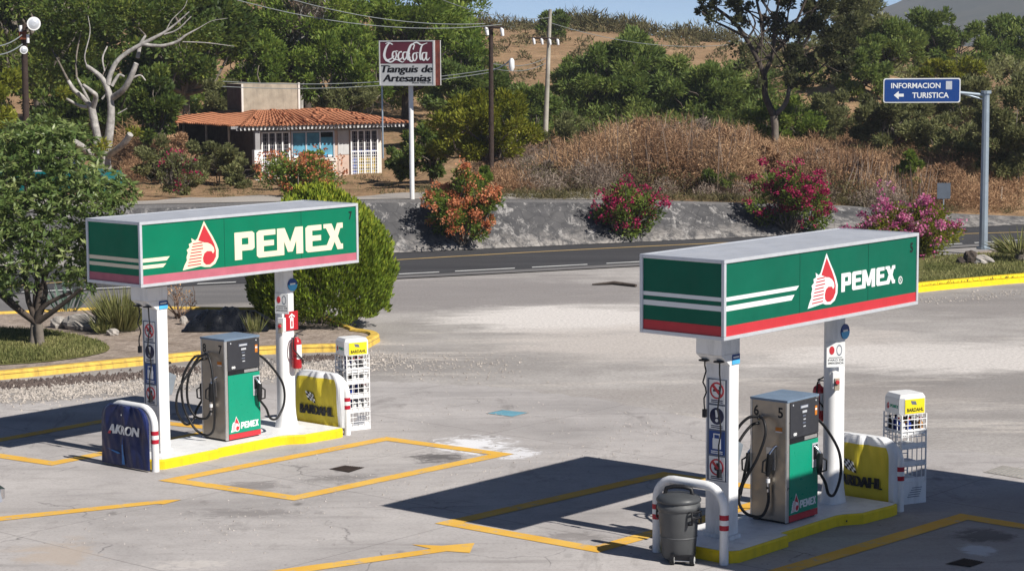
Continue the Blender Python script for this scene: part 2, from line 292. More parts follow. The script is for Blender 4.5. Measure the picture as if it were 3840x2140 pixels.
    def build(s, name, parent=None, bevel=0, loc=None):
        me = bpy.data.meshes.new(name); o = bpy.data.objects.new(name, me)
        off = np.zeros(3)
        if parent is not None: off = ORG.get(parent.name, off); ORG[o.name] = off
        if loc is not None: off = np.array(loc, float); o.location = loc
        me.from_pydata([tuple(np.array(v)-off) for v in s.v], [], s.f)
        for m in s.mats: me.materials.append(MATS[m])
        me.polygons.foreach_set('material_index', s.mi); me.polygons.foreach_set('use_smooth', s.sm); me.update()
        COL.objects.link(o)
        if parent is not None: o.parent = parent
        if bevel:
            b = o.modifiers.new('bevel', 'BEVEL'); b.width = bevel; b.segments = 2; b.limit_method = 'ANGLE'; b.angle_limit = .7; b.harden_normals = False
        return o
def catmull(p, k):
    if len(p) < 3: return p
    q = [2*p[0]-p[1]]+list(p)+[2*p[-1]-p[-2]]; out = []
    for i in range(1, len(q)-2):
        for j in range(k):
            t = j/k; a, b, c, d = q[i-1], q[i], q[i+1], q[i+2]
            out.append(.5*((2*b)+(c-a)*t+(2*a-5*b+4*c-d)*t*t+(3*b-a-3*c+d)*t**3))
    return out+[p[-1]]
def tag(o, label=None, cat=None, group=None, kind=None):
    for k, v in (('label', label), ('category', cat), ('group', group), ('kind', kind)):
        if v: o[k] = v
    return o
def thing(name, label, cat, isl=None, org=(0, 0, 0), loc=None, yaw=None, group=None):
    o = bpy.data.objects.new(name, None); COL.objects.link(o); o.empty_display_size = .2
    if isl is not None:
        o.location = isl+A*org[0]+N*org[1]+np.array([0, 0, org[2]]); o.rotation_euler = (0, 0, YAW)
    else:
        o.location = loc; o.rotation_euler = (0, 0, yaw or 0); org = (0, 0, 0) if yaw is not None else loc
    ORG[o.name] = np.array(org, float); return tag(o, label, cat, group)
X3, Y3, Z3 = np.array([1., 0, 0]), np.array([0, 1., 0]), np.array([0, 0, 1.])
def front(u, v, z=0): return (np.array([u, v, z], float), X3, Z3, -Y3)      # face towards -v
def left(u, v, z=0): return (np.array([u, v, z], float), -Y3, Z3, -X3)      # face towards -u
def sheet(name, poly, z, m, kind='structure'):
    mb = MB(); mb.add([(q[0], q[1], z) for q in poly], [tuple(range(len(poly)))], m); return tag(mb.build(name), kind=kind)
def leaf_mesh(name, pos, d, ln, wd, tint, m, parent=None, rng=None, fold=.0, loc=None):
    rng = rng or np.random.default_rng(1); n = len(pos)
    d = d/(np.linalg.norm(d, axis=1, keepdims=True)+1e-9); r = rng.normal(size=(n, 3)); sd = np.cross(d, r); sd /= np.linalg.norm(sd, axis=1, keepdims=True)+1e-9
    ln = np.broadcast_to(ln, (n,))[:, None]; wd = np.broadcast_to(wd, (n,))[:, None]; nm = np.cross(sd, d)
    v = np.empty((n, 4, 3)); v[:, 0] = pos; v[:, 1] = pos+d*ln*.5+sd*wd*.5+nm*fold*ln; v[:, 2] = pos+d*ln; v[:, 3] = pos+d*ln*.5-sd*wd*.5+nm*fold*ln
    off = np.zeros(3)
    me = bpy.data.meshes.new(name); o = bpy.data.objects.new(name, me)
    if parent is not None: off = ORG.get(parent.name, off); ORG[o.name] = off
    if loc is not None: off = np.array(loc, float); o.location = loc
    v = (v-off).reshape(-1, 3)
    me.vertices.add(4*n); me.loops.add(4*n); me.polygons.add(n)
    me.vertices.foreach_set('co', v.ravel()); me.loops.foreach_set('vertex_index', np.arange(4*n, dtype=np.int32)); me.polygons.foreach_set('loop_start', np.arange(0, 4*n, 4, dtype=np.int32))
    me.attributes.new('tint', 'FLOAT', 'POINT').data.foreach_set('value', np.repeat(np.clip(tint, 0, 1), 4).astype(np.float32))
    me.materials.append(MATS[m]); me.update(calc_edges=True); me.validate()
    COL.objects.link(o)
    if parent is not None: o.parent = parent
    return o
# ------------------------------------------------------------------ terrain
def curve_fit(pts):
    q = np.array([G(*p)[:2] for p in pts]); return np.polynomial.Polynomial.fit(q[:, 0], q[:, 1], 2).convert().coef
def pv(c, x): return c[0]+c[1]*x+c[2]*x*x
CW = curve_fit([(120, 732), (590, 710), (985, 691), (1270, 678), (1600, 658), (2410, 614), (2576, 604)])
CY = curve_fit([(985, 655), (1300, 638), (1600, 620), (2410, 591), (2576, 583)])
CB = curve_fit([(985, 637), (1300, 624), (1650, 607), (2410, 574), (2576, 566)])
TOPX = [-16, -10.3, -3.65, .17, 4.6, 9.3, 11.1, 15.1, 17.6, 24]; TOPZ = [1.55, 1.5, 1.41, 1.27, 1.08, .79, .67, .25, .06, 0.02]
def ztop(x): return np.interp(x, TOPX, TOPZ)
def ytop(x): return pv(CB, x)+1.9
def sstep(t): t = np.clip(t, 0, 1); return t*t*(3-2*t)
def crest(x, y):
    px = 1288+5366*x/np.maximum(y, 1)
    return np.interp(px, [-600, 700, 1100, 1250, 1500, 1700, 1850, 2100, 2300, 2576, 3200], [11, 10, 8.4, 7.3, 7.0, 6.4, 5.9, 5.5, 5.4, 5.2, 5])
def tz(x, y):
    d = y-ytop(x); z0 = ztop(x); base = z0+(.95-z0)*sstep(d/14)
    z = base+(crest(x, y)-base)*sstep((y-92)/98)
    z = z+3.2*np.exp(-((x-17.5)/7)**2-((y-114)/9)**2)
    nz = .10*np.sin(x*.9+y*.37)*np.sin(y*.8-x*.3)+.05*np.sin(x*2.3)*np.sin(y*1.9+1)
    return z+nz*sstep(d/5)-np.maximum(0, y-215)*.05
def PT(px, Y):                               # terrain point under photo column px at depth Y
    x = (px-1288)/5366*Y; return np.array([x, Y, tz(x, Y)])
sheet('ground', [(-400, -60), (600, -60), (1500, 2400), (-900, 2400)], -.25, 'earth_far')
xs = np.concatenate([np.linspace(-60, 70, 131)]); us = np.concatenate([np.linspace(0, 30, 46), np.linspace(32, 240, 70)])
mb = MB(); vs = [(x, ytop(x)+u, tz(x, ytop(x)+u)) for u in us for x in xs]; nx = len(xs)
mb.add(vs, [(j*nx+i, j*nx+i+1, (j+1)*nx+i+1, (j+1)*nx+i) for j in range(len(us)-1) for i in range(nx-1)], 'earth_dry', True)
tag(mb.build('hill_terrain'), kind='structure')
# stone-pitched bank along the road
mb = MB(); xb = np.linspace(-26, 40, 133); rows = 7; rs = random.Random(3); vs = []
for j in range(rows):
    t = j/(rows-1)
    for x in xb: vs.append((x, pv(CB, x)+1.95*t, 0.02+(ztop(x)+.02)*t+(rs.uniform(-.012, .012) if 0 < j < rows-1 else 0)))
nx = len(xb); mb.add(vs, [(j*nx+i, j*nx+i+1, (j+1)*nx+i+1, (j+1)*nx+i) for j in range(rows-1) for i in range(nx-1)], 'bank_stone')
tag(mb.build('embankment'), kind='structure')
mb = MB(); vs = []
for x in xb: vs += [(x, ytop(x)-.06, ztop(x)+.05), (x, ytop(x)+.10, ztop(x)+.05), (x, ytop(x)-.06, ztop(x)-.1), (x, ytop(x)+.10, ztop(x)-.1)]
mb.add(vs, [f for i in range(len(xb)-1) for f in ((4*i, 4*i+4, 4*i+5, 4*i+1), (4*i+2, 4*i+6, 4*i+4, 4*i), (4*i+1, 4*i+5, 4*i+7, 4*i+3))], 'road_grey'); tag(mb.build('embankment_coping'), kind='structure')
# terrace path behind the bank on the shop side
mb = MB(); vs = []; xp = np.linspace(-26, 3, 59)
for x in xp:
    for u in (.3, 1.5, 2.8, 4.0): y = ytop(x)+u; vs.append((x, y, tz(x, y)+.05))
mb.add(vs, [(i*4+j, i*4+4+j, i*4+5+j, i*4+1+j) for i in range(len(xp)-1) for j in range(3)], 'path_pale', True); tag(mb.build('terrace_path'), kind='structure')
def strip(name, c0, o0, c1, o1, z, m, x0=-30, x1=45, n=76):
    mb = MB(); X = np.linspace(x0, x1, n); vs = []
    for x in X: vs += [(x, pv(c0, x)+o0, z), (x, pv(c1, x)+o1, z)]
    mb.add(vs, [(2*i, 2*i+2, 2*i+3, 2*i+1) for i in range(n-1)], m); return tag(mb.build(name), kind='structure')
lot = [(-45, -5), (45, -5), (45, pv(CW, 45)), *[(x, pv(CW, x)-1.2) for x in np.linspace(36, -36, 37)]]
sheet('forecourt_lot', lot, 0.0, 'lot_asphalt')
strip('road_shoulder', CW, -4.6, CW, -.4, .004, 'road_grey', -30, -4.6, 26)
strip('road_shoulder', CW, -1.0, CW, -.3, .004, 'road_grey', -4.6, 45, 51)
strip('road', CW, -.35, CB, .12, .008, 'road_dark')
strip('road_centre_line', CY, -.09, CY, .09, .013, 'road_ochre')
wx = lambda px, py: G(px, py)[0]
for (a, ya), (b, yb) in (((-60, 741), (20, 737)), ((57, 734), (182, 729)), ((210, 727), (337, 721)), ((500, 712), (597, 707)), ((640, 706), (760, 700)), ((985, 692), (1105, 685)), ((1145, 682), (1295, 675)), ((1338, 671), (1477, 664)), ((1525, 662), (1640, 655)), ((1700, 652), (1820, 646)), ((2362, 617), (2422, 614)), ((2455, 613), (2505, 610)), ((2536, 607), (2600, 603))):
    x0, x1 = wx(a, ya), wx(b, yb); mb = MB(); mb.add([(x, pv(CW, x)+o, .013) for x, o in ((x0, -.09), (x1, -.09), (x1, .09), (x0, .09))], [(0, 1, 2, 3)], 'road_white'); tag(mb.build('road_lane_line'), kind='structure')
# concrete apron with a ragged far edge
rs = random.Random(11); edge = []
ep = [G(*p)[:2] for p in ((-300, 1040), (0, 1018), (250, 1000), (430, 990), (700, 965), (950, 960), (1200, 968), (1480, 1000), (1750, 1050), (2130, 1104), (2576, 1153), (2900, 1190))]
for i in range(len(ep)-1):
    for k in range(8): q = ep[i]+(ep[i+1]-ep[i])*k/8; edge.append((q[0]+rs.uniform(-.05, .05), q[1]+rs.uniform(-.12, .12)))
sheet('concrete_apron', [(20, 8), *edge[::-1], (-25, 30), (-20, 8)], .004, 'apron_concrete')
# painted bay lines
def band(name, pts, wdt=.24, closed=False):
    g = [G(*p)[:2] for p in pts]; mb = MB(); n = len(g)
    def off(i, s):
        def nrm(a, b): t = b-a; t = t/np.linalg.norm(t); return np.array([-t[1], t[0]])
        prv = g[i-1] if (closed or i > 0) else None; nxt = g[(i+1) % n] if (closed or i < n-1) else None
        if prv is None: m = nrm(g[i], nxt); k = 1
        elif nxt is None: m = nrm(prv, g[i]); k = 1
        else:
            a, b = nrm(prv, g[i]), nrm(g[i], nxt); m = (a+b)/np.linalg.norm(a+b); k = 1/max(.35, float(m@a))
        return g[i]+m*s*k*wdt/2
    for i in range(n if closed else n-1):
        j = (i+1) % n; q = [off(i, 1), off(i, -1), off(j, -1), off(j, 1)]; mb.add([(*v, .010) for v in q], [(0, 1, 2, 3)], 'worn_yellow')
    return tag(mb.build(name), kind='structure')
band('painted_bay_line', [(432, 1208), (972, 1104), (1262, 1143), (740, 1253)], .25, True)
band('painted_bay_line', [(1130, 1316), (1672, 1193), (2000, 1240), (1500, 1382)], .25, True)
band('painted_bay_line', [(-60, 1138), (132, 1166), (560, 1080), (300, 1052), (-60, 1118)], .25)
band('painted_bay_line', [(1940, 1445), (2425, 1300), (2700, 1345)], .27)
def flat(name, pts, m='worn_yellow', z=.010): return sheet(name, [G(*p)[:2] for p in pts], z, m)
flat('painted_arrow', [(-40, 1304), (410, 1258), (457, 1257), (412, 1269), (396, 1268), (-40, 1315)])
flat('painted_arrow', [(650, 1440), (1085, 1381), (1036, 1370), (1112, 1373), (1194, 1366), (1182, 1391), (1124, 1387), (740, 1443)])
# ------------------------------------------------------------------ kerbed planters
def kerb(name, label, line, wdt, h, m, z0=0.0, closed=False):
    g = [np.array(p[:2]) for p in line]; n = len(g); I, O = [], []
    for i in range(n):
        a, b = g[max(i-1, 0)], g[min(i+1, n-1)]; t = (b-a)/np.linalg.norm(b-a); nn = np.array([-t[1], t[0]]); O.append(g[i]); I.append(g[i]+nn*wdt)
    mb = MB(); vs = []
    for o, i in zip(O, I): e = (i-o); vs += [(*o, z0), (*(o+e*.08), z0+h*.85), (*(o+e*.2), z0+h), (*(i-e*.1), z0+h), (*i, z0+h-.03), (*i, z0)]
    mb.add(vs, [(6*i+j, 6*i+6+j, 6*i+7+j, 6*i+1+j) for i in range(n-1) for j in range(5)], m)
    mb.add(vs[:6], [(5, 4, 3, 2, 1, 0)], m); mb.add(vs[-6:], [(0, 1, 2, 3, 4, 5)], m)
    return tag(mb.build(name, loc=(*g[0], z0)), label, 'kerb')
def spl(pts, k=6): return [tuple(q) for q in catmull([np.array(p, float) for p in pts], k)]
NOSE = G(945, 868)[:2]
lf = [G(*p)[:2] for p in ((-160, 966), (0, 955), (290, 926), (600, 896), (800, 886), (900, 884))]
lnose = [NOSE+np.array(d) for d in ((.0, .2), (.05, .7), (-.1, 1.2), (-.5, 1.6))]
lb = [G(*p)[:2] for p in ((760, 792), (590, 788), (400, 786), (265, 787), (0, 799), (-160, 806))]
lk = spl(list(lf)+lnose, 5)
kerb('planter_kerb', 'worn yellow kerb curving round the planter with the round clipped bush', lk, .22, .15, 'kerb_yellow_worn')
kb = spl(lnose[-1:]+list(lb), 5); kerb('planter_kerb', 'low faded kerb between the left planter and the road', kb, .16, .15, 'kerb_yellow_worn')
pl = [np.array(q) for q in lk]+[np.array(q) for q in kb[1:]]
sheet('planter_soil', [tuple(q) for q in pl], .10, 'earth_planter')
sheet('planter_lawn', spl([G(*p)[:2] for p in ((-160, 936), (0, 932), (150, 920), (270, 897), (250, 870), (130, 845), (0, 838), (-160, 842))], 4), .115, 'earth_grass')
rk = [G(*p)[:2] for p in ((2000, 770), (2316, 735), (2450, 722), (2576, 711), (2760, 697))]
rb = [G(*p)[:2] for p in ((2760, 636), (2576, 647), (2420, 655), (2330, 660), (2150, 690), (2010, 740))]
kerb('planter_kerb', 'bright yellow kerb edging the grass below the blue road sign', spl(rk, 5), .25, .22, 'yellow_kerb')
sheet('planter_lawn', [tuple(q) for q in spl(rk, 5)]+[tuple(q) for q in spl(rb, 5)], .15, 'earth_grass')
sheet('planter_soil', spl([G(*p)[:2] for p in ((2350, 668), (2420, 653), (2500, 643), (2576, 638), (2700, 632), (2700, 648), (2576, 655), (2450, 662))], 4), .165, 'earth_planter')
# ------------------------------------------------------------------ far mountain
mb = MB(); rs = np.random.default_rng(8); nxm, nym = 60, 24; vs = []
for j in range(nym):
    for i in range(nxm):
        x = 280+i*18; y = 1300+j*35; e = math.sin(math.pi*min(1, j/(nym-6)*.5+.0)) if j < nym-5 else math.cos((j-nym+6)*.25)
        px = 1288+5366*x/1700; hgt = np.interp(px, [2150, 2250, 2330, 2420, 2480, 2540, 2620, 2800, 3300], [0, 22, 33, 42, 52, 60, 64, 82, 110])
        vs.append((x, y, -1+hgt*e*(1+.05*math.sin(i*1.7+j)+.04*rs.normal())))
mb.add(vs, [(j*nxm+i, j*nxm+i+1, (j+1)*nxm+i+1, (j+1)*nxm+i) for j in range(nym-1) for i in range(nxm-1)], 'mountain_scrub', True); tag(mb.build('far_mountain'), kind='structure')
# ------------------------------------------------------------------ pump islands
def drop_logo(mb, fr, x0, z0, wd, ht, base, d=.004):
    f = lambda pts: [(x0+x*wd, z0+z*ht) for x, z in pts]
    mb.plate(fr, f([(.61, 1), (.71, .84), (.84, .66), (.94, .50), (1, .36), (.99, .2), (.9, .07), (.76, .01), (.60, .02), (.5, .05), (0, 0), (.05, .10), (.12, .2), (.11, .27), (.15, .36), (.12, .42), (.20, .47), (.18, .54), (.27, .57), (.25, .66), (.36, .60), (.42, .645)]), 0, d, base)
    mb.plate(fr, f([(.61, .915), (.70, .78), (.80, .63), (.88, .49), (.925, .36), (.92, .22), (.85, .12), (.75, .065), (.64, .07), (.57, .13), (.56, .22), (.60, .31), (.68, .355), (.80, .345), (.84, .29), (.885, .34), (.87, .42), (.80, .49), (.70, .535), (.60, .545), (.52, .575), (.44, .60)]), d, 1.6*d, 'sign_red')
    for i, z in enumerate((.075, .14, .205, .27, .335, .40, .465, .525)):
        xa = .13+.022*i; xb = .53-.01*abs(i-3)+(.06 if i > 4 else 0)
        mb.plate(fr, f([(xa, z), (xb, z+.012), (xb, z+.034), (xa+.01, z+.022)]), d, 1.6*d, 'sign_red')
PEM = [[(0, 0), (.26, 0), (.26, 1), (0, 1)], [(.26, .78), (.72, .78), (.72, .93), (.64, 1), (.26, 1)], [(.50, .54), (.72, .54), (.72, .78), (.50, .78)], [(.26, .32), (.64, .32), (.72, .39), (.72, .54), (.26, .54)],
       [(.80, .08), (.88, 0), (1.56, 0), (1.56, .2), (1.06, .2), (1.06, .41), (1.44, .41), (1.44, .61), (1.06, .61), (1.06, .8), (1.50, .8), (1.50, 1), (.90, 1), (.80, .92)],
       [(1.56, 0), (1.82, 0), (1.82, .5), (1.96, .10), (2.14, .10), (2.28, .5), (2.28, 0), (2.54, 0), (2.54, 1), (2.25, 1), (2.05, .46), (1.85, 1), (1.56, 1)],
       [(2.64, .08), (2.72, 0), (3.38, 0), (3.47, .2), (2.90, .2), (2.90, .41), (3.24, .41), (3.24, .61), (2.90, .61), (2.90, .8), (3.26, .8), (3.26, 1), (2.74, 1), (2.64, .92)],
       [(3.38, 0), (3.64, 0), (3.77, .3), (3.88, 0), (4.1, 0), (4.1, .2), (4.02, .2), (3.9, .5), (4.0, .8), (4.1, .8), (4.1, 1), (3.88, 1), (3.78, .7), (3.66, 1), (3.34, 1), (3.34, .84), (3.44, .84), (3.60, .5)]]
def pemex(mb, fr, x0, x1, z0, z1, m, d=.006):
    for p in PEM: mb.plate(fr, [(x0+x/4.1*(x1-x0), z0+z*(z1-z0)) for x, z in p], 0, d, m)
def pictos(mb, sub, fr, w_, z0, z1):        # four stacked safety pictograms on a column
    mb.rect(fr, 0, w_, z0, z1, 0, .010, 'panel_grey'); h = (z1-z0)/4; c = w_/2; d = .010
    for i in range(4):
        zb = z1-h*(i+1)
        mb.rect(fr, .03, w_-.03, zb+.012, zb+h-.012, d, d+.003, 'blue_sign' if i == 2 else 'sign_white'); e = d+.003; zc = zb+h*.55
        if i in (0, 3):
            r = min(w_*.36, h*.36); mb.ring(fr, c, zc, r*.80, r, e, e+.003, 'sign_red'); q = r*.62
            mb.plate(fr, [(c-q-.012, zc+q-.012), (c-q+.012, zc+q+.012), (c+q+.012, zc-q+.012), (c+q-.012, zc-q-.012)], e, e+.005, 'sign_red')
            if i == 0: mb.rect(fr, c-r*.55, c+r*.5, zc-.014, zc+.014, e, e+.002, 'black'); mb.rect(fr, c+r*.3, c+r*.42, zc+.02, zc+.06, e, e+.002, 'black')
            else: mb.disc(fr, c-.01, zc-r*.15, r*.28, e, e+.002, 'black', 12); mb.rect(fr, c-.006, c+.03, zc, zc+r*.5, e, e+.002, 'black')
        elif i == 1:
            r = min(w_*.36, h*.36); mb.disc(fr, c, zc, r, e, e+.003, 'navy'); mb.plate(fr, [(c-.024, zc+r*.72), (c+.024, zc+r*.72), (c+.014, zc-r*.15), (c-.014, zc-r*.15)], e+.003, e+.005, 'sign_white'); mb.disc(fr, c, zc-r*.5, .022, e+.003, e+.005, 'sign_white', 12)
        else:
            mb.rect(fr, c-.06, c+.06, zc-.09, zc+.04, e, e+.004, 'sign_white'); mb.rect(fr, c-.05, c-.036, zc+.04, zc+.10, e, e+.003, 'sign_white'); mb.rect(fr, c+.036, c+.05, zc+.03, zc+.10, e, e+.003, 'sign_white'); mb.rect(fr, c-.036, c+.036, zc+.085, zc+.10, e, e+.003, 'sign_white')
        for k in range(2): mb.rect(fr, .06, w_-.06, zb+.025+k*.022, zb+.037+k*.022, e, e+.002, 'sign_white' if i == 2 else 'navy')
def pump_sign(isl, lab, num, art, ncol, fcol):
    S = thing('fuel_sign', lab, 'sign', isl); L, W, zb, zt = 4.438, 1.244, 2.72, 3.67; x0, y0 = -L/2, -W/2
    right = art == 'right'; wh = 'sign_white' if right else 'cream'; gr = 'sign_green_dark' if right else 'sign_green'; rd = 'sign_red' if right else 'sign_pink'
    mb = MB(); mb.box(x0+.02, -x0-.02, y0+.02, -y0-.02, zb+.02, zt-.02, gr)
    body = mb.build('sign_box', S)
    mb = MB(); t = .045
    for y in (y0, -y0-t):
        mb.box(x0, -x0, y, y+t, zb, zb+t, 'alu'); mb.box(x0, -x0, y, y+t, zt-t, zt, 'alu')
        for x in (x0, -x0-t): mb.box(x, x+t, y, y+t, zb+t, zt-t, 'alu')
    for x in (x0, -x0-t): mb.box(x, x+t, y0+t, -y0-t, zb, zb+t, 'alu'); mb.box(x, x+t, y0+t, -y0-t, zt-t, zt, 'alu')
    mb.build('frame', S, .006)
    mb = MB(); mb.box(x0+t, -x0-t, y0+t, -y0-t, zt-.018, zt-.006, 'grey_top'); mb.box(x0+t, -x0-t, y0+t, -y0-t, zb+.004, zb+.018, 'alu'); mb.build('roof_sheet', S)
    for sgn in (1, -1):                       # both long faces carry the same artwork
        fr = (np.array([x0*sgn, (y0+.02)*sgn, zb]), X3*sgn, Z3, -Y3*sgn)
        mb = MB(); mb.rect(fr, t, L-t, t, .165, 0, .003, rd)
        zs = ((.458, .506), (.342, .404)) if right else ((.36, .415), (.265, .318)); e1, e2 = (1.60, 1.50) if right else (.56, .49)
        for (a, b), e in zip(zs, (e1, e2)): mb.plate(fr, [(t, a), (e-.06, a), (e, b), (t, b)], 0, .004, wh)
        mb.rect(fr, 3.20, 3.206, .165, .905, .0, .0025, 'sign_dark_green'); mb.rect(fr, 1.62, 1.625, .165, .905, .0, .0025, 'sign_dark_green')
        mb.build('stripe', S)
        mb = MB(); lx, lw, lz, lh = (1.80, .68, .20, .655) if right else (.80, .70, .185, .70)
        drop_logo(mb, fr, lx, lz, lw, lh, wh); mb.build('emblem', S)
        mb = MB(); pemex(mb, fr, *((2.56, 3.86, .335, .57) if right else (1.82, 4.10, .25, .665)), wh)
        if right: mb.ring(fr, 4.00, .36, .038, .052, 0, .004, wh, 14); mb.text(fr, 'R', 3.98, 4.02, .335, .385, .004, wh)
        mb.build('lettering', S)
        mb = MB(); mb.text(fr, num if sgn > 0 else str(int(num)+1), 4.24, 4.31, .70, .83, .004, 'black', .03); mb.build('number', S)
    for sgn in (1, -1):
        fr = (np.array([(x0+.02)*sgn, -y0*sgn, zb]), -Y3*sgn, Z3, -X3*sgn)
        mb = MB(); mb.rect(fr, t, W-t, t, .165, 0, .003, rd)
        for a, b in (((.458, .506), (.342, .404)) if right else ((.36, .415), (.265, .318))): mb.rect(fr, t, W-t, a, b, 0, .004, wh)
        mb.build('stripe', S)
    # near column: plain shaft under an overhanging cap
    mb = MB(); a, b = ncol, ncol+.195; mb.box(a, b, -.18, .18, .15, 2.42, 'white_paint')
    mb.slab([(a-.02, -.21), (b+.02, -.21), (b+.02, .21), (a-.02, .21)], .15, .20, 'white_paint'); c1 = mb.build('column', S, .012)
    mb = MB(); mb.box(a-.19, b+.004, -.19, .19, 2.44, 2.64, 'white_paint')
    q = [(a-.19, -.19), (b+.004, -.19), (b+.004, .19), (a-.19, .19)]; p = [(a-.004, -.185), (b+.003, -.185), (b+.003, .185), (a-.004, .185)]
    vs = [(x, y, 2.30) for x, y in p]+[(x, y, 2.44) for x, y in q]; mb.add(vs, [(i, (i+1) % 4, 4+(i+1) % 4, 4+i) for i in range(4)], 'white_paint')
    mb.box(a+.02, b-.03, -.05, .05, 2.64, 2.725, 'alu'); mb.box(a-.10, a-.05, -.04, .04, 2.64, 2.725, 'alu'); mb.build('column_cap', S, .008)
    mb = MB(); fr = left(a, .18, 0); pictos(mb, None, (fr[0]+np.array([0, -.035, 0]), *fr[1:]), .29, .86, 2.12); mb.build('safety_notice', S)
    mb = MB(); fr = front(a, -.192, 0); mb.rect(fr, .03, .19, 2.36, 2.43, 0, .004, 'blue_sign'); mb.rect(fr, .03, .19, 2.31, 2.36, 0, .004, 'sky_blue'); mb.rect(fr, .05, .17, 2.385, 2.405, .004, .006, 'sign_white'); mb.build('sticker', S)
    mb = MB()
    for v, dz in ((.12, .60), (-.10, 1.32)):
        mb.box(a-.16, a-.04, v-.05, v+.05, 2.345, 2.365, 'black'); k = 9
        mb.tube([(a-.10+.02*math.sin(i*1.3), v+.015*math.sin(i*2), 2.35-dz*i/k) for i in range(k+1)], .010, 'rubber', 6)
        mb.box(a-.125, a-.075, v-.02, v+.02, 2.35-dz-.1, 2.35-dz, 'black')
    mb.build('hanging_cord', S)
    # far column: rounded shaft up to the box, flared foot
    c, hw, hd = fcol, .15, .105
    def rr(w_, d_, r, k=5):
        o = []
        for sx, sy, t0 in ((1, -1, -90), (1, 1, 0), (-1, 1, 90), (-1, -1, 180)):
            for i in range(k+1): t = math.radians(t0+90*i/k); o.append((c+sx*(w_-r)+r*math.cos(t), sy*(d_-r)+r*math.sin(t)))
        return o
    mb = MB(); rings = [(.15, 1.30), (.22, 1.18), (.34, 1.06), (.46, 1.0), (2.725, 1.0)]; pr = [rr(hw*s, hd*s, .085*s) for z, s in rings]; k = len(pr[0])
    mb.add([(*q, z) for (z, s), p in zip(rings, pr) for q in p], [(i*k+j, i*k+(j+1) % k, (i+1)*k+(j+1) % k, (i+1)*k+j) for i in range(4) for j in range(k)], 'white_paint', True); mb.build('column', S)
    mb = MB(); fr = front(c, -hd-.002, 0); mb.disc(fr, .075, 2.42, .10, 0, .012, 'blue_sign', 24); mb.plate(fr, [(.075+.10*math.cos(t), 2.42+.10*math.sin(t)) for t in np.linspace(math.pi, 2*math.pi, 14)], .012, .015, 'sky_blue'); mb.rect(fr, .02, .13, 2.42, 2.445, .012, .015, 'sign_white'); mb.build('round_sticker', S)
    d, ex = ((-X3*.62-Y3*.785), (X3*.785-Y3*.62)) if right else ((-X3*.97-Y3*.243), (X3*.243-Y3*.97))
    fr = (np.array([c-hw, -hd, 0])+d*.012, ex, Z3, d)
    mb = MB(); mb.rect(fr, -.12, .13, 1.98, 2.30, -.006, .004, 'sign_white'); mb.disc(fr, -.05, 2.20, .035, .004, .007, 'sign_red', 16, .055); mb.ring(fr, .05, 2.2, .03, .038, .004, .006, 'panel_grey', 14, 1.9)
    mb.text(fr, 'PARO DE', -.10, .11, 2.06, 2.085, .006, 'black', .01); mb.text(fr, 'EMERGENCIA', -.10, .11, 2.02, 2.045, .006, 'black', .01)
    mb.rect(fr, -.09, .09, 2.10, 2.107, .004, .006, 'black'); mb.build('emergency_notice', S)
    mb = MB(); mb.rect(fr, -.05, .06, 1.70, 1.92, -.02, .05, 'white_plastic'); mb.rect(fr, -.03, .04, 1.68, 1.84, .05, .065, 'concrete_block'); mb.disc(fr, .005, 1.79, .028, .065, .09, 'sign_red', 16); mb.build('emergency_button', S, .006)
    return S
def noz(mb, o, up, out):
    o = np.array(o, float); up = np.array(up, float); out = np.array(out, float)
    mb.tube([o-up*.10, o, o+up*.12, o+up*.20+out*.01], [.026, .042, .044, .032], 'rubber', 8)
    mb.tube([o+up*.20+out*.01, o+up*.29-out*.05, o+up*.31-out*.10], [.018, .016, .013], 'chrome', 8)
    mb.tube([o-up*.06+out*.015, o-up*.04+out*.085, o+up*.10+out*.09, o+up*.15+out*.02], .013, 'rubber', 6)
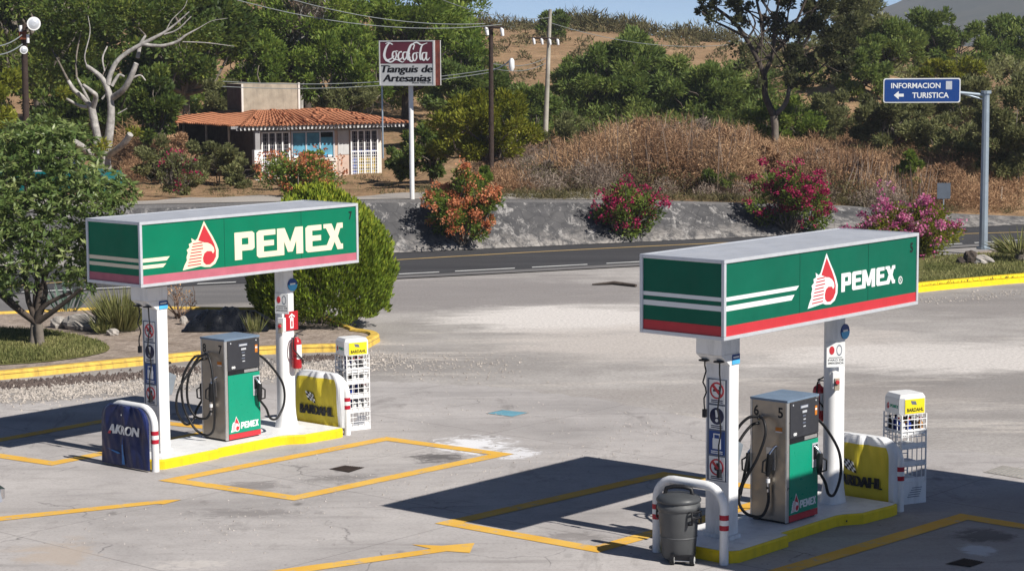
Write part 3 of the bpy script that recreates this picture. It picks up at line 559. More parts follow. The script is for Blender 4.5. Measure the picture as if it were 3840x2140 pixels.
def dispenser(isl, lab, n1, n2, loops):
    D = thing('fuel_dispenser', lab, 'fuel pump', isl, (0, 0, .15)); x, y, z0, z1 = .352, .272, .15, 1.73
    mb = MB(); mb.box(-x, x, -y, y, z0+.03, z1-.03, 'steel'); mb.box(-x+.02, x-.02, -y+.02, y-.02, z0, z0+.03, 'black'); mb.build('cabinet', D, .008)
    mb = MB()
    for sx in (-1, 1):
        for sy in (-1, 1): mb.box(*sorted((sx*(x+.006), sx*(x-.05))), *sorted((sy*(y+.004), sy*(y-.02))), z0+.02, z1-.03, 'steel_edge')
    mb.build('corner_trim', D, .004)
    mb = MB(); mb.box(-x-.012, x+.012, -y-.012, y+.012, z1-.03, z1, 'pump_top'); mb.build('lid', D, .006)
    for s in (1, -1):
        fr = (np.array([-(x-.05)*s, -y*s, 0]), X3*s, Z3, -Y3*s); wd = 2*x-.10+.045
        mb = MB(); mb.rect(fr, 0, wd, 1.24, 1.69, 0, .016, 'pump_head'); mb.rect(fr, 0, wd, 1.17, 1.235, 0, .010, 'black'); h = mb.build('display_head', D, .003)
        mb = MB(); e = .016
        mb.rect(fr, .22, .40, 1.595, 1.635, e, e+.004, 'panel_grey'); mb.rect(fr, .235, .385, 1.602, 1.626, e+.004, e+.006, 'alu'); mb.rect(fr, .27, .37, 1.535, 1.565, e, e+.004, 'alu')
        mb.build('screen', h); mb = MB()
        for i in range(4): mb.rect(fr, .28+.012*(i % 2), .345, 1.49-.045*i, 1.505-.045*i, e, e+.004, 'alu' if i % 2 else 'panel_grey')
        mb.build('keypad', h); mb = MB()
        mb.rect(fr, .555, .605, 1.47, 1.59, e, e+.004, 'orange'); mb.rect(fr, .56, .60, 1.535, 1.56, e+.004, e+.006, 'sign_white')
        mb.build('payment_sticker', h); mb = MB()
        for cx in (.09, .125): mb.ring(fr, cx, 1.285, .008, .020, e, e+.004, 'sign_white', 12)
        mb.build('sticker', h); mb = MB(); mb.rect(fr, .33, .62, 1.18, 1.225, .010, .014, 'steel_edge'); mb.build('price_plate', h)
        for bx in (.06, .58): mb = MB(); mb.disc(fr, bx, 1.66, .012, e, e+.004, 'alu', 10); mb.build('bolt', h)
        mb = MB(); mb.rect(fr, 0, wd, .26, 1.165, 0, .012, 'pump_green'); pn = mb.build('front_panel', D, .003)
        mb = MB(); mb.rect(fr, 0, wd, .175, .255, 0, .012, 'sign_red'); mb.build('base_strip', D)
        mb = MB(); f2 = (fr[0]+fr[3]*.012, *fr[1:]); drop_logo(mb, f2, .03, .285, .19, .24, 'sign_white', .003); pemex(mb, f2, .24, .60, .32, .42, 'sign_white', .003); mb.build('lettering', pn)
        mb = MB(); mb.rect(fr, .50, .64, .80, 1.11, .0125, .022, 'alu'); mb.rect(fr, .52, .62, .90, 1.09, .022, .024, 'black'); mb.build('nozzle_boot', D)
        o = fr[0]+X3*s*.57-Y3*s*.085; mb = MB(); noz(mb, o+Z3*.80, (0, 0, .92), (.55*s, -.84*s, 0)); mb.build('nozzle', D)
        mb = MB(); T = lambda u, v, z: (u*s, v*s, z)
        pts = [T(.35, -.16, 1.40), T(.45, -.20, 1.38), T(.60, -.26, 1.22), T(.80, -.31, .92), T(.80, -.34, .62), T(.63, -.36, .40), T(.47, -.37, .42), T(.39, -.37, .58), T(.27, -.37, .72)]
        mb.tube(catmull([np.array(p) for p in pts], 6), .019, 'rubber', 8); mb.build('hose', D)
    for v, t in ((.20, n2), (-.165, n1)):
        mb = MB(); mb.text(left(-x-.001, v, 0), t, -.03, .045, 1.50, 1.635, .002, 'black', .02); mb.build('number', D)
    mb = MB(); mb.rect(left(-x, 0, 0), .10, .20, 1.33, 1.38, 0, .004, 'orange'); mb.rect(left(-x, 0, 0), .10, .20, 1.315, 1.33, 0, .004, 'sign_white'); mb.build('sticker', D); mb = MB(); mb.tube([(-x, .10, 1.50), (-x-.05, .10, 1.50), (-x-.08, .10, 1.47)], .026, 'chrome', 8); mb.build('hose_outlet', D)
    for pts in loops[:-1]:
        mb = MB(); mb.tube(catmull([np.array(p) for p in pts], 6), .019, 'rubber', 8); mb.build('hose', D)
    mb = MB(); u, v, z = loops[-1]
    mb.tube([(u, v, z-.30), (u, v-.005, z-.1)], .017, 'chrome', 8); mb.tube([(u, v, z-.18), (u, v, z-.13)], .026, 'white_plastic', 8); mb.tube([(u, v, z-.26), (u, v, z-.23)], .024, 'rubber', 8)
    noz(mb, (u, v-.005, z), (0, -.12, .95), (-.8, .5, 0)); mb.rect(left(-x, v+.06, 0), 0, .13, z-.02, z+.26, 0, .012, 'steel_edge'); mb.build('side_nozzle', D)
    return D
LOOP_R = [[(-.42, .10, 1.50), (-.47, .0, 1.47), (-.52, -.06, 1.30), (-.58, .02, 1.0), (-.64, .18, .68), (-.64, .26, .45), (-.56, .20, .27), (-.47, .03, .24), (-.41, -.03, .40), (-.40, -.03, .60)],
          [(-.42, .12, 1.50), (-.50, .22, 1.48), (-.60, .32, 1.32), (-.64, .40, 1.0), (-.62, .42, .62), (-.52, .40, .45), (-.42, .36, .60), (-.40, .30, .9), (-.38, .29, 1.0)], (-.41, -.03, .85)]
LOOP_L = [[(-.42, .10, 1.50), (-.46, -.02, 1.47), (-.48, -.12, 1.25), (-.52, -.20, .85), (-.52, -.20, .52), (-.48, -.10, .31), (-.50, .05, .24), (-.58, .22, .36), (-.66, .36, .70), (-.66, .36, 1.10), (-.54, .24, 1.42), (-.42, .14, 1.46)],
          [(-.42, .08, 1.49), (-.50, .20, 1.40), (-.60, .30, 1.1), (-.60, .32, .75), (-.54, .22, .52), (-.46, .06, .50), (-.41, .0, .62)], (-.41, -.0, .85)]
dispenser(ISL_R, 'tan steel fuel dispenser with numbers 6 and 5, green lower half in shade', '5', '6', LOOP_R)
dispenser(ISL_L, 'fuel dispenser standing between the navy cover and the fire extinguisher, fully sunlit', '7', '8', LOOP_L)
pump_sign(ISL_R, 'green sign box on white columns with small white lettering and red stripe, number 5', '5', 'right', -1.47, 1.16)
pump_sign(ISL_L, 'green sign box on white columns with large cream lettering and faded pink stripe, number 7', '7', 'left', -1.57, 1.16)
def plinth(isl, lab, wv=.47, fv=.72):
    def half(s):
        return [(-2.0, -.40), (-1.95, -.53), (-1.85, -.60), (-.80, -.60), (-.775, -wv), (.50, -wv), (.62, -wv-.04), (.85, -fv+.06), (1.5, -fv), (1.62, -fv+.02)]
    h = half(1); out = h+[(x, -y) for x, y in h[::-1]]; ins = [(x*.992, y*.975) for x, y in out]
    I = thing('pump_island', lab, 'kerbed island', isl)
    mb = MB(); n = len(out); vs = [(*q, 0.0) for q in out]+[(*q, .125) for q in out]+[(*q, .15) for q in ins]
    mb.add(vs, [(k*n+i, k*n+(i+1) % n, (k+1)*n+(i+1) % n, (k+1)*n+i) for k in range(2) for i in range(n)], 'yellow_kerb'); mb.build('kerb', I)
    mb = MB(); mb.add([(*q, .152) for q in ins], [tuple(range(n))], 'white_paint'); mb.build('top', I)
    mb = MB(); mb.disc(front(.62, -.548, 0), .0, .07, .014, 0, .006, 'black', 10); mb.build('drain_hole', I); return I
plinth(ISL_R, 'white topped island with mustard kerb in shade under dispenser 5'); plinth(ISL_L, 'white topped island with bright yellow kerb carrying dispenser 7', .55, .82)
# guard arches
def arch(isl, u, lab, hw=.50, h=.93, v0=0):
    g = thing('guard_rail', lab, 'guard rail', isl, (u, v0, 0)); r = .055; R = .26
    pts = [(u, v0-hw, 0), (u, v0-hw, .3), (u, v0-hw, h-R)]+[(u, v0-hw+R-R*math.cos(t), h-R+R*math.sin(t)) for t in np.linspace(.2, math.pi/2, 6)]
    pts += [(u, 2*v0-q[1], q[2]) for q in pts[::-1]]
    mb = MB(); mb.tube(pts, r, 'white_paint', 14); mb.build('pipe', g)
    for s in (-1, 1):
        mb = MB()
        for i, m in enumerate(('band_red', 'sign_white', 'band_red')): mb.tube([(u, v0+s*hw, .42+.062*i), (u, v0+s*hw, .42+.062*(i+1))], r+.003, m, 14)
        mb.build('reflective_band', g)
    return g
arch(ISL_R, -2.03, 'white bent pipe guard behind the grey rubbish bin'); arch(ISL_R, 1.80, 'white pipe guard wearing the yellow cover in half shade', .55, .90, -.08)
arch(ISL_L, -2.04, 'white pipe guard wearing the navy blue cover', .5, .93, -.12); arch(ISL_L, 1.80, 'white pipe guard wearing the yellow cover in the sun by the left island', .55, .90, -.17)
def cover(name, lab, isl, u, v0, hw, h, thick, border, face, deco, z0=.05, top_r=.28, seed=1, white_top=.0):
    c = thing(name, lab, 'cover', isl, (u, v0, 0)); rn = random.Random(seed); ph = [rn.uniform(0, 6) for _ in range(6)]
    nx, nz = 34, 30
    def edge(z):                                  # half width at height z
        if z > h-top_r: t = (z-(h-top_r))/top_r; return hw-top_r+top_r*math.sqrt(max(0, 1-t*t))
        return hw
    def wr(x, z): return .015*math.sin(14*x+3*z+ph[0])*(.3+z)+.013*math.sin(27*x-5*z+ph[1])*z+.007*math.sin(9*z+4*x+ph[2])+.004*math.sin(41*x+11*z+ph[3])
    def surf(s):
        o = []
        for j in range(nz+1):
            z = z0+(h-z0)*j/nz; e = edge(min(z, h-.004))
            for i in range(nx+1):
                x = -1+2*i/nx; bulge = math.sqrt(max(0, 1-abs(x)**6))*(1-.7*max(0, (z-h+.15)/.15)**2)
                o.append((u+s*(thick*(.35+.65*bulge))+(wr(x*hw, z) if s < 0 else 0), v0-x*e, z))
        return o
    fs = lambda s: [(j*(nx+1)+i, j*(nx+1)+i+1, (j+1)*(nx+1)+i+1, (j+1)*(nx+1)+i)[::s] for j in range(nz) for i in range(nx)]
    mb = MB(); fv, bv = surf(-1), surf(1)
    for f in fs(1):
        cx = sum(fv[i][1] for i in f)/4; cz = sum(fv[i][2] for i in f)/4; ins = cz < h-white_top and abs(cx-v0) < edge(cz)-border and cz > z0+.0
        mb.add([fv[i] for i in f], [(0, 1, 2, 3)], face if ins else 'fabric_white', True)
    for f in fs(-1): mb.add([bv[i] for i in f], [(0, 1, 2, 3)], 'fabric_white' if border else face, True)
    for j in range(nz):
        for i in (0, nx): a, b = j*(nx+1)+i, (j+1)*(nx+1)+i; mb.add([fv[a], fv[b], bv[b], bv[a]], [(0, 1, 2, 3)], 'fabric_white' if border else face, True)
    for i in range(nx): a = nz*(nx+1)+i; mb.add([fv[a], fv[a+1], bv[a+1], bv[a]], [(0, 1, 2, 3)], 'fabric_white' if border else face, True)
    mb.build('sheath', c)
    fr = (np.array([u-thick-.016, v0, 0]), -Y3, Z3, -X3); parts = {'print': MB(), 'emblem': MB()}; deco(parts, fr)
    for pn_, mb in parts.items():
      nv = []
      for a_, b_, z in mb.v:
        xn = max(-1, min(1, -(b_-v0)/max(.05, edge(min(z, h-.004))))); bu = math.sqrt(max(0, 1-abs(xn)**6))*(1-.7*max(0, (z-h+.15)/.15)**2); nv.append((a_+thick+.016-thick*(.35+.65*bu)+wr(xn*hw, z)-.016, b_, z))
      mb.v = nv; mb.build(pn_, c)
    return c
def deco_bardahl(pt, fr):
    mb = pt['print']; mb.heavy(fr, 'BARDAHL', -.36, .40, .28, .44, .004, 'black', .016, 0)
    o = (-.20, .51); mb = pt['emblem']
    for i in range(5):
        for j in range(4): x, z = o[0]+i*.038+j*.014-.02, o[1]+(3-j)*.036-i*.009; mb.plate(fr, [(x, z), (x+.038, z-.009), (x+.024, z+.027), (x-.014, z+.036)], .002, .004, 'black' if (i+j) % 2 else 'sign_white')
def deco_akron(pt, fr):
    mb = pt['print']; mb.heavy(fr, 'AKRON', -.32, .38, .50, .65, .004, 'sign_white', .012, 0, .25)
    mb.plate(fr, [(-.32, .50), (-.26, .50), (-.24, .545), (-.29, .545)], .008, .010, 'sign_red')
    mb = pt['emblem']
    for i in range(8): mb.rect(fr, -.035+.004*i, .035-.004*i, .06+.05*i, .11+.05*i, .002, .004, 'mid_blue' if i < 6 else 'blue_sign')
    mb.plate(fr, [(-.38, .27), (-.10, .24), (-.06, .22), (-.12, .21)], .002, .003, 'mid_blue'); mb.disc(fr, 0, .80, .012, .002, .006, 'sign_white', 10)
cover('guard_cover', 'navy blue printed cover tied over the guard at the left island', ISL_L, -2.14, -.06, .545, .935, .03, 0, 'cover_navy', deco_akron, .03, .24, 4)
cover('guard_cover', 'yellow and white printed cover in the sun beside the left island', ISL_L, 1.78, -.14, .58, .97, .10, .10, 'cover_yellow', deco_bardahl, .12, .26, 7, .09)
cover('guard_cover', 'yellow and white printed cover half shaded at the end of the right island', ISL_R, 1.78, -.05, .58, .97, .10, .10, 'cover_yellow', deco_bardahl, .12, .26, 9, .10)
# wire display racks
def rack(isl, org, lab, yaw=-.40, empty=False):
    o = isl+A*org[0]+N*org[1]; k = thing('display_rack', lab, 'oil rack', loc=tuple(o), yaw=YAW+yaw); w_, h = .42, 1.48; ch = .05
    oct_ = lambda s, e=0: [(ch-e, -e), (w_-ch+e, -e), (w_+e, ch-e), (w_+e, w_-ch+e), (w_-ch+e, w_+e), (ch-e, w_+e), (-e, w_-ch+e), (-e, ch-e)]
    mb = MB(); mb.slab(oct_(1), 1.22, 1.44, 'white_plastic'); mb.slab(oct_(1), 1.44, 1.49, 'white_plastic', None, 1, [(x*.86+.03, y*.86+.03) for x, y in oct_(1)]); hd = mb.build('header', k, .004)
    mb = MB(); f = front(0, -.001, 0); mb.rect(f, .05, w_-.05, 1.235, 1.43, 0, .004, 'bright_yellow'); mb.text(f, 'BARDAHL', .08, w_-.07, 1.26, 1.31, .006, 'black', .03); mb.plate(f, [(.16, 1.36), (.24, 1.35), (.22, 1.40), (.14, 1.41)], .004, .006, 'panel_grey')
    l = left(-.001, w_, 0); mb.rect(l, .05, w_-.05, 1.235, 1.43, 0, .004, 'sign_white'); drop_logo(mb, (l[0]-X3*.004, *l[1:]), .08, 1.28, .075, .10, 'sign_white', .002); mb.disc(l, .12, 1.315, .028, .004, .006, 'sign_red', 12, .04); pemex(mb, (l[0]-X3*.004, *l[1:]), .17, .34, 1.305, 1.345, 'pump_green', .003); mb.build('header_panel', hd)
    mb = MB(); r = .007
    for x, y in ((.01, .01), (w_-.01, .01), (w_-.01, w_-.01), (.01, w_-.01)): mb.tube([(x, y, 0), (x, y, 1.22)], .012, 'white_paint', 8)
    for i in range(1, 15):
        z = .06+i*.078; sol = i % 3 == 0
        if empty and i < 11 and not sol: 
            for (a, b) in (((w_, w_), (0, w_)), ((0, w_), (0, 0))): mb.tube([(a[0]*.98+.004, a[1]*.98+.004, z), (b[0]*.98+.004, b[1]*.98+.004, z)], r, 'white_paint', 6)
            continue
        p = [(.005, .005), (w_-.005, .005), (w_-.005, w_-.005), (.005, w_-.005)]
        for q in range(4): mb.tube([(*p[q], z), (*p[(q+1) % 4], z)], r if not sol else .011, 'white_paint', 6)
    for q in range(1, 4):
        t = w_*q/4; z0 = .96 if empty else .06
        mb.tube([(t, .005, z0), (t, .005, 1.22)], r, 'white_paint', 6); mb.tube([(.005, t, .30), (.005, t, 1.22)], r, 'white_paint', 6); mb.tube([(t, w_-.005, .06), (t, w_-.005, 1.22)], r, 'white_paint', 6); mb.tube([(w_-.005, t, .06), (w_-.005, t, 1.22)], r, 'white_paint', 6)
    mb.build('cage', k)
    for z in (.06, .30, .53, .77, .96): mb = MB(); mb.box(.015, w_-.015, .015, w_-.015, z, z+.012, 'white_paint'); mb.box(.015, w_-.015, .012, .02, z-.02, z+.06, 'white_paint'); mb.build('shelf', k)
    mb = MB(); mb.box(0, w_, 0, w_, 0, .06, 'white_paint')
    if empty: mb.rect(front(0, 0, 0), .02, w_-.02, .06, .30, 0, .006, 'white_paint')
    for i in range(5): mb.rect(front(0, -.008, 0), .10+.02*i, .30+.01*i, .10+.03*i, .108+.03*i, 0, .003, 'panel_grey')
    mb.build('base', k)
    rn = random.Random(5 if empty else 6); nb = 0
    for z in ((.972,) if empty else (.312, .542, .782, .972)):
        for ix in range(4):
            for iy in (0, 1, 3):
                if rn.random() < .3: continue
                m = rn.choice(('bottle_blue', 'black', 'bottle_white', 'bottle_amber', 'bottle_blue') if empty else ('bottle_white', 'bottle_white', 'bottle_blue', 'bottle_white', 'black')); mb = MB(); cx, cy = .065+.096*ix, .065+.096*iy
                mb.lathe([(.034, 0), (.036, .01), (.036, .12), (.014, .155), (.014, .17)], m, (cx, cy), 10); mb.lathe([(.017, .17), (.017, .195)], 'sign_red' if rn.random() < .4 else 'black', (cx, cy), 8)
                ob = mb.build('oil_bottle'); c_, s_ = math.cos(YAW+yaw), math.sin(YAW+yaw); ob.location = Vector((o[0], o[1], z)); ob.rotation_euler = (0, 0, YAW+yaw)
                tag(ob, 'small oil bottle on the shelf of the '+('open rack at the right island' if empty else 'white wire rack behind the left island'), 'bottle', 'oil bottles in the '+('right' if empty else 'left')+' rack')
    return k
rack(ISL_R, (2.13, -.45), 'white wire oil rack with door open and bare lower shelves by right island', -.40, True)
rack(ISL_L, (2.02, -.50), 'white wire oil rack filled to the bottom, behind the left yellow cover', -.32)
# things hung on the columns
def extinguisher(isl, u, v, z, lab):
    e = thing('fire_extinguisher', lab, 'extinguisher', isl, (u, v, z)); mb = MB()
    mb.lathe([(.070, z), (.078, z+.02), (.078, z+.40), (.066, z+.45), (.030, z+.48), (.024, z+.50)], 'red_paint', (u, v), 20); mb.build('cylinder', e)
    mb = MB(); f = front(u, v-.079, 0); k = 10; arc = [(.0795*math.sin(t), -.0795*math.cos(t)) for t in np.linspace(-.75, .75, k)]
    for i in range(k-1): mb.add([(u+arc[i][0], v+arc[i][1], z+.15), (u+arc[i+1][0], v+arc[i+1][1], z+.15), (u+arc[i+1][0], v+arc[i+1][1], z+.38), (u+arc[i][0], v+arc[i][1], z+.38)], [(0, 1, 2, 3)], 'sign_white')
    mb.build('label_plate', e)
    mb = MB(); mb.lathe([(.022, z+.50), (.022, z+.54)], 'chrome', (u, v), 12); mb.tube([(u-.02, v, z+.55), (u+.04, v-.03, z+.57), (u+.10, v-.05, z+.60)], .010, 'black', 6); mb.tube([(u-.02, v, z+.54), (u+.05, v-.03, z+.535), (u+.10, v-.05, z+.52)], .010, 'black', 6); mb.build('valve', e)
    mb = MB(); mb.tube(catmull([np.array(q) for q in ((u, v, z+.53), (u-.08, v-.03, z+.50), (u-.11, v-.05, z+.33), (u-.05, v-.09, z+.22), (u+.03, v-.095, z+.14), (u+.06, v-.08, z+.06))], 5), .011, 'rubber', 8); mb.build('hose', e); return e
extinguisher(ISL_L, 1.22, -.20, 1.10, 'bright red fire extinguisher hung on the sunlit far column of left island')
extinguisher(ISL_R, 1.10, .20, 1.22, 'dark red fire extinguisher in shadow behind dispenser 5')
s = thing('extinguisher_sign', 'red plate with white extinguisher symbol above the bright red extinguisher', 'sign', ISL_L, (1.18, -.11, 1.7))
mb = MB(); f = front(1.06, -.112, 0); mb.rect(f, 0, .27, 1.70, 2.0, 0, .012, 'red_paint'); mb.build('plate', s)
mb = MB(); mb.rect(f, .10, .17, 1.73, 1.90, .012, .015, 'sign_white'); mb.rect(f, .125, .145, 1.90, 1.94, .012, .015, 'sign_white'); mb.plate(f, [(.07, 1.92), (.135, 1.97), (.20, 1.92), (.19, 1.90), (.135, 1.945), (.08, 1.90)], .0155, .017, 'sign_white'); mb.rect(f, .12, .15, 1.76, 1.85, .015, .017, 'red_paint'); mb.build('symbol', s)
for isl, u, lab in ((ISL_R, -1.272, 'grey squeegee bucket on the shaded side of the right hand near column'), (ISL_L, -1.372, 'grey squeegee bucket on the left hand near column in front of the gravel')):
    b = thing('squeegee_bucket', lab, 'bucket', isl, (u, 0, 1.0)); mb = MB()
    q0 = [(u+.005, -.10), (u+.13, -.08), (u+.13, .08), (u+.005, .10)]; q1 = [(u+.005, -.13), (u+.20, -.11), (u+.20, .11), (u+.005, .13)]
    vs = [(x, y, .98) for x, y in q0]+[(x, y, 1.26) for x, y in q1]+[(x, y, 1.36 if i in (0, 3) else 1.27) for i, (x, y) in enumerate(q1)]+[(u+.03, -.10, 1.2), (u+.17, -.09, 1.2), (u+.17, .09, 1.2), (u+.03, .10, 1.2)]
    mb.add(vs, [(3, 2, 1, 0)]+[(k*4+i, k*4+(i+1) % 4, k*4+4+(i+1) % 4, k*4+4+i) for k in range(3) for i in range(4)]+[(12, 13, 14, 15)], 'bucket_grey'); mb.build('tub', b, .006)
    mb = MB(); mb.tube([(u+.10, .02, 1.15), (u+.09, .03, 1.45)], .012, 'black', 6); mb.box(u+.05, u+.13, -.08, .12, 1.45, 1.48, 'black'); mb.build('squeegee', b)
# ------------------------------------------------------------------ rubbish bin
bo = ISL_R+A*-2.22+N*.03; B = thing('wheeled_bin', 'dark grey round rubbish bin with lid and two small wheels', 'bin', loc=tuple(bo), yaw=-.25)
mb = MB(); mb.lathe([(.185, .05), (.20, .07), (.245, .62), (.25, .64), (.262, .645), (.262, .70), (.252, .705), (.255, .735), (.235, .74)], 'bin_grey', (0, 0), 32); mb.lathe([(.2215, .30), (.2255, .305), (.2265, .315), (.2225, .32)], 'bin_grey', (0, 0), 32); mb.build('body', B)
mb = MB(); mb.lathe([(.262, .735), (.270, .745), (.270, .765), (.24, .80), (.16, .825), (.05, .835), (.02, .836)], 'bin_lid', (0, 0), 32); ld = mb.build('lid', B)
mb = MB(); mb.tube([(-.17, 0, .80), (-.15, 0, .885), (-.06, 0, .91), (.06, 0, .91), (.15, 0, .885), (.17, 0, .80)], .026, 'black', 8); mb.build('handle', ld)
for t in (-.62, -.62+math.pi):
    mb = MB(); c, s_ = math.cos(t), math.sin(t); q = lambda d, w2, z: (c*d-s_*w2, s_*d+c*w2, z)
    mb.tube([q(.245, -.075, .64), q(.30, -.075, .65), q(.30, -.075, .50), q(.24, -.07, .49)], .012, 'black', 6); mb.tube([q(.245, .075, .64), q(.30, .075, .65), q(.30, .075, .50), q(.24, .07, .49)], .012, 'black', 6); mb.tube([q(.30, -.075, .57), q(.30, .075, .57)], .014, 'black', 6); mb.tube([q(.30, -.075, .645), q(.30, .075, .645)], .012, 'black', 6); mb.build('side_handle', B)
mb = MB()
mb.box(-.03, .21, -.225, -.16, .06, .12, 'black'); mb.tube([(-.05, -.20, .052), (.23, -.20, .052)], .014, 'chrome', 8); mb.build('axle', B)
for x in (-.04, .20):
    mb = MB(); mb.tube([(x-.025, -.20, .066), (x+.025, -.20, .066)], .066, 'black', 16); wl = mb.build('wheel', B); mb = MB(); mb.tube([(x-.028, -.20, .066), (x+.028, -.20, .066)], .045, 'bottle_white', 14); mb.build('hub', wl)
# ------------------------------------------------------------------ covers and drains in the paving
def lid(name, lab, cat, pts, m, rim, slots=0):
    g = [G(*p) for p in pts]; c = sum(g)/4; o = thing(name, lab, cat, loc=(c[0], c[1], .004)); mb = MB()
    s = lambda f, z: [(*(c+(q-c)*f)[:2], z) for q in g]
    a, b = s(1, .010), s(.93, .010); mb.add(a+b, [(i, (i+1) % 4, 4+(i+1) % 4, 4+i) for i in range(4)], rim); mb.build('rim', o)
    mb = MB(); mb.add(s(.93, .007), [(0, 1, 2, 3)], m)
    for i in range(slots):
        t = (i+.5)/slots; d = .3/slots; q = s(.9, .012); q = [np.array(v) for v in q]
        mb.add([q[0]+(q[1]-q[0])*(t-d), q[0]+(q[1]-q[0])*(t+d), q[3]+(q[2]-q[3])*(t+d), q[3]+(q[2]-q[3])*(t-d)], [(0, 1, 2, 3)], rim)
    mb.build('plate', o); return o
lid('drain_grate', 'dark drain grate inside the yellow bay in front of left island', 'drain', [(828, 1180), (878, 1189), (918, 1176), (868, 1171)], 'grate', 'wood_dark', 8)
lid('drain_grate', 'dark drain grate in the shaded bay at lower right', 'drain', [(2376, 1419), (2440, 1427), (2478, 1414), (2424, 1404)], 'grate', 'wood_dark', 8)
lid('manhole_cover', 'blue painted manhole cover lying in the sunlit paving', 'manhole', [(1222, 1040), (1290, 1049), (1332, 1038), (1264, 1031)], 'teal_lid', 'path_pale')
lid('drain_grate', 'pale slotted grating beside the shadow edge at far right', 'drain', [(2474, 1188), (2576, 1205), (2610, 1186), (2522, 1171)], 'pale_grate', 'path_pale', 9)
# ------------------------------------------------------------------ unseen canopy added to cast the large shade over the right island
kx = -(SUN@N)/SUN[2]; hc = 5.2; n_e = 15.52-hc*kx; ca = thing('shade_canopy', 'flat white station canopy on round columns outside the picture', 'canopy', loc=tuple(A*23.8+N*(n_e-4)), yaw=YAW)
mb = MB(); mb.box(-3.40, 3.32, -4, 4, hc-.45, hc, 'canopy_white'); mb.build('roof', ca, .02)
for u in (-2.4, 2.4):
    for v in (-2.6, 2.2): mb = MB(); mb.tube([(u, v, 0), (u, v, hc-.45)], .16, 'white_paint', 20); mb.build('column', ca)
# ------------------------------------------------------------------ blue road sign
lp = G(2473, 640); lp[2] = .16; r = thing('road_sign', 'blue tourist information road sign hung from a grey steel post', 'road sign', loc=tuple(lp)); mpp = lp[1]/5366
top = P(2481, 240, lp[1]); mb = MB(); mb.tube([lp, (lp[0], lp[1], top[2]+.05)], [.125, .10], 'galv', 10, False); mb.tube([(lp[0], lp[1], top[2]+.05), (lp[0], lp[1], top[2]+.13)], .15, 'galv', 10, False); mb.tube([(lp[0], lp[1], lp[2]), (lp[0], lp[1], lp[2]+.05)], .2, 'galv', 12, False); mb.build('post', r)
pc = P(2319, 228, lp[1]-.15); ez = math.tan(math.radians(1.0)); ex = np.array([math.cos(.10), -math.sin(.10), 0]); fr = (pc, ex, Z3, np.array([-ex[1], ex[0], 0])*-1)
mb = MB(); mb.tube([(lp[0], lp[1], top[2]), (pc[0]+.4, pc[1]+.12, pc[2])], .05, 'galv', 8); mb.tube([(lp[0], lp[1], top[2]-.14), (pc[0]+.9, pc[1]+.12, pc[2]-.02)], .03, 'galv', 8); mb.build('arm', r)
hw, hh = 95*mpp, 30.5*mpp
def rrect(hw, hh, rr_): return [(sx*(hw-rr_)+rr_*math.cos(math.radians(t0+a)), sz*(hh-rr_)+rr_*math.sin(math.radians(t0+a))) for sx, sz, t0 in ((1, -1, -90), (1, 1, 0), (-1, 1, 90), (-1, -1, 180)) for a in (0, 30, 60, 90)]
mb = MB(); mb.plate(fr, rrect(hw, hh, .06), -.02, .0, 'sign_white'); mb.plate(fr, rrect(hw-.03, hh-.03, .05), .0, .006, 'blue_sign'); pn = mb.build('panel', r)
mb = MB(); mb.text(fr, 'INFORMACION', -.80*hw, .48*hw, .18*hh, .62*hh, .009, 'sign_white', .02); mb.text(fr, 'TURISTICA', -.25*hw, .70*hw, -.62*hh, -.16*hh, .009, 'sign_white', .02); sq_ = MB(); sq_.rect(fr, .62*hw, .78*hw, .08*hh, .75*hh, .006, .009, 'alu'); sq_.build('symbol', pn)
mb.build('lettering', pn); mb = MB(); mb.plate(fr, [(x*hw, z*hh) for x, z in ((-.73, -.38), (-.60, -.72), (-.60, -.50), (-.47, -.50), (-.47, -.26), (-.60, -.26), (-.60, -.04))], .006, .009, 'sign_white'); mb.build('arrow', pn)
# small sign seen from behind
q = PT(2377, 67.5+4); q = np.array([q[0], q[1], float(tz(q[0], q[1]))]); b = thing('small_sign', 'small dark sign seen from behind beyond the road', 'sign', loc=tuple(q)); mp = q[1]/5366; zc = P(2377, 480, q[1])[2]
mb = MB(); mb.tube([q, (q[0], q[1], zc+.2)], .025, 'galv', 6); mb.build('post', b); mb = MB(); mb.box(q[0]-17*mp, q[0]+17*mp, q[1]-.04, q[1]-.03, zc-20*mp, zc+20*mp, 'sign_back'); mb.build('panel', b, .004)
# ------------------------------------------------------------------ drink sign on the bank
Yc = float(ytop(-3.1))+.35; cb = P(1037, 507, Yc); k = thing('shop_sign', 'double painted metal sign of faded red over white on a tall white pole', 'sign', loc=tuple(cb)); m_ = Yc/5366
tp = P(1033, 212, Yc)[2]; mb = MB(); mb.tube([(cb[0], cb[1], cb[2]-.2), (cb[0], cb[1], tp+.1)], 6*m_, 'white_paint', 12); mb.build('pole', k)
o = P(955, 216, Yc); an = -.35; ex = np.array([math.cos(an), math.sin(an), 0]); en = np.array([math.sin(an), -math.cos(an), 0]); Wd, Ht, Dp = 148*m_, 112*m_, .50
fr = (o, ex, Z3, en); mb = MB()
mb.plate(fr, [(0, 0), (Wd, 0), (Wd, Ht), (0, Ht)], -Dp, 0, 'sign_side'); mb.build('box', k)
mb = MB(); t = .035
for x0, x1, z0, z1 in ((0, Wd, 0, t), (0, Wd, Ht-t, Ht), (0, t, t, Ht-t), (Wd-t, Wd, t, Ht-t)): mb.rect(fr, x0, x1, z0, z1, .0, .02, 'old_white')
for d in (-Dp, -.03): mb.plate((o+ex*(Wd+.001)+en*d, -en, Z3, ex), [(-.02, 0), (.02, 0), (.02, Ht), (-.02, Ht)], 0, .012, 'old_white')
mb.build('frame', k)
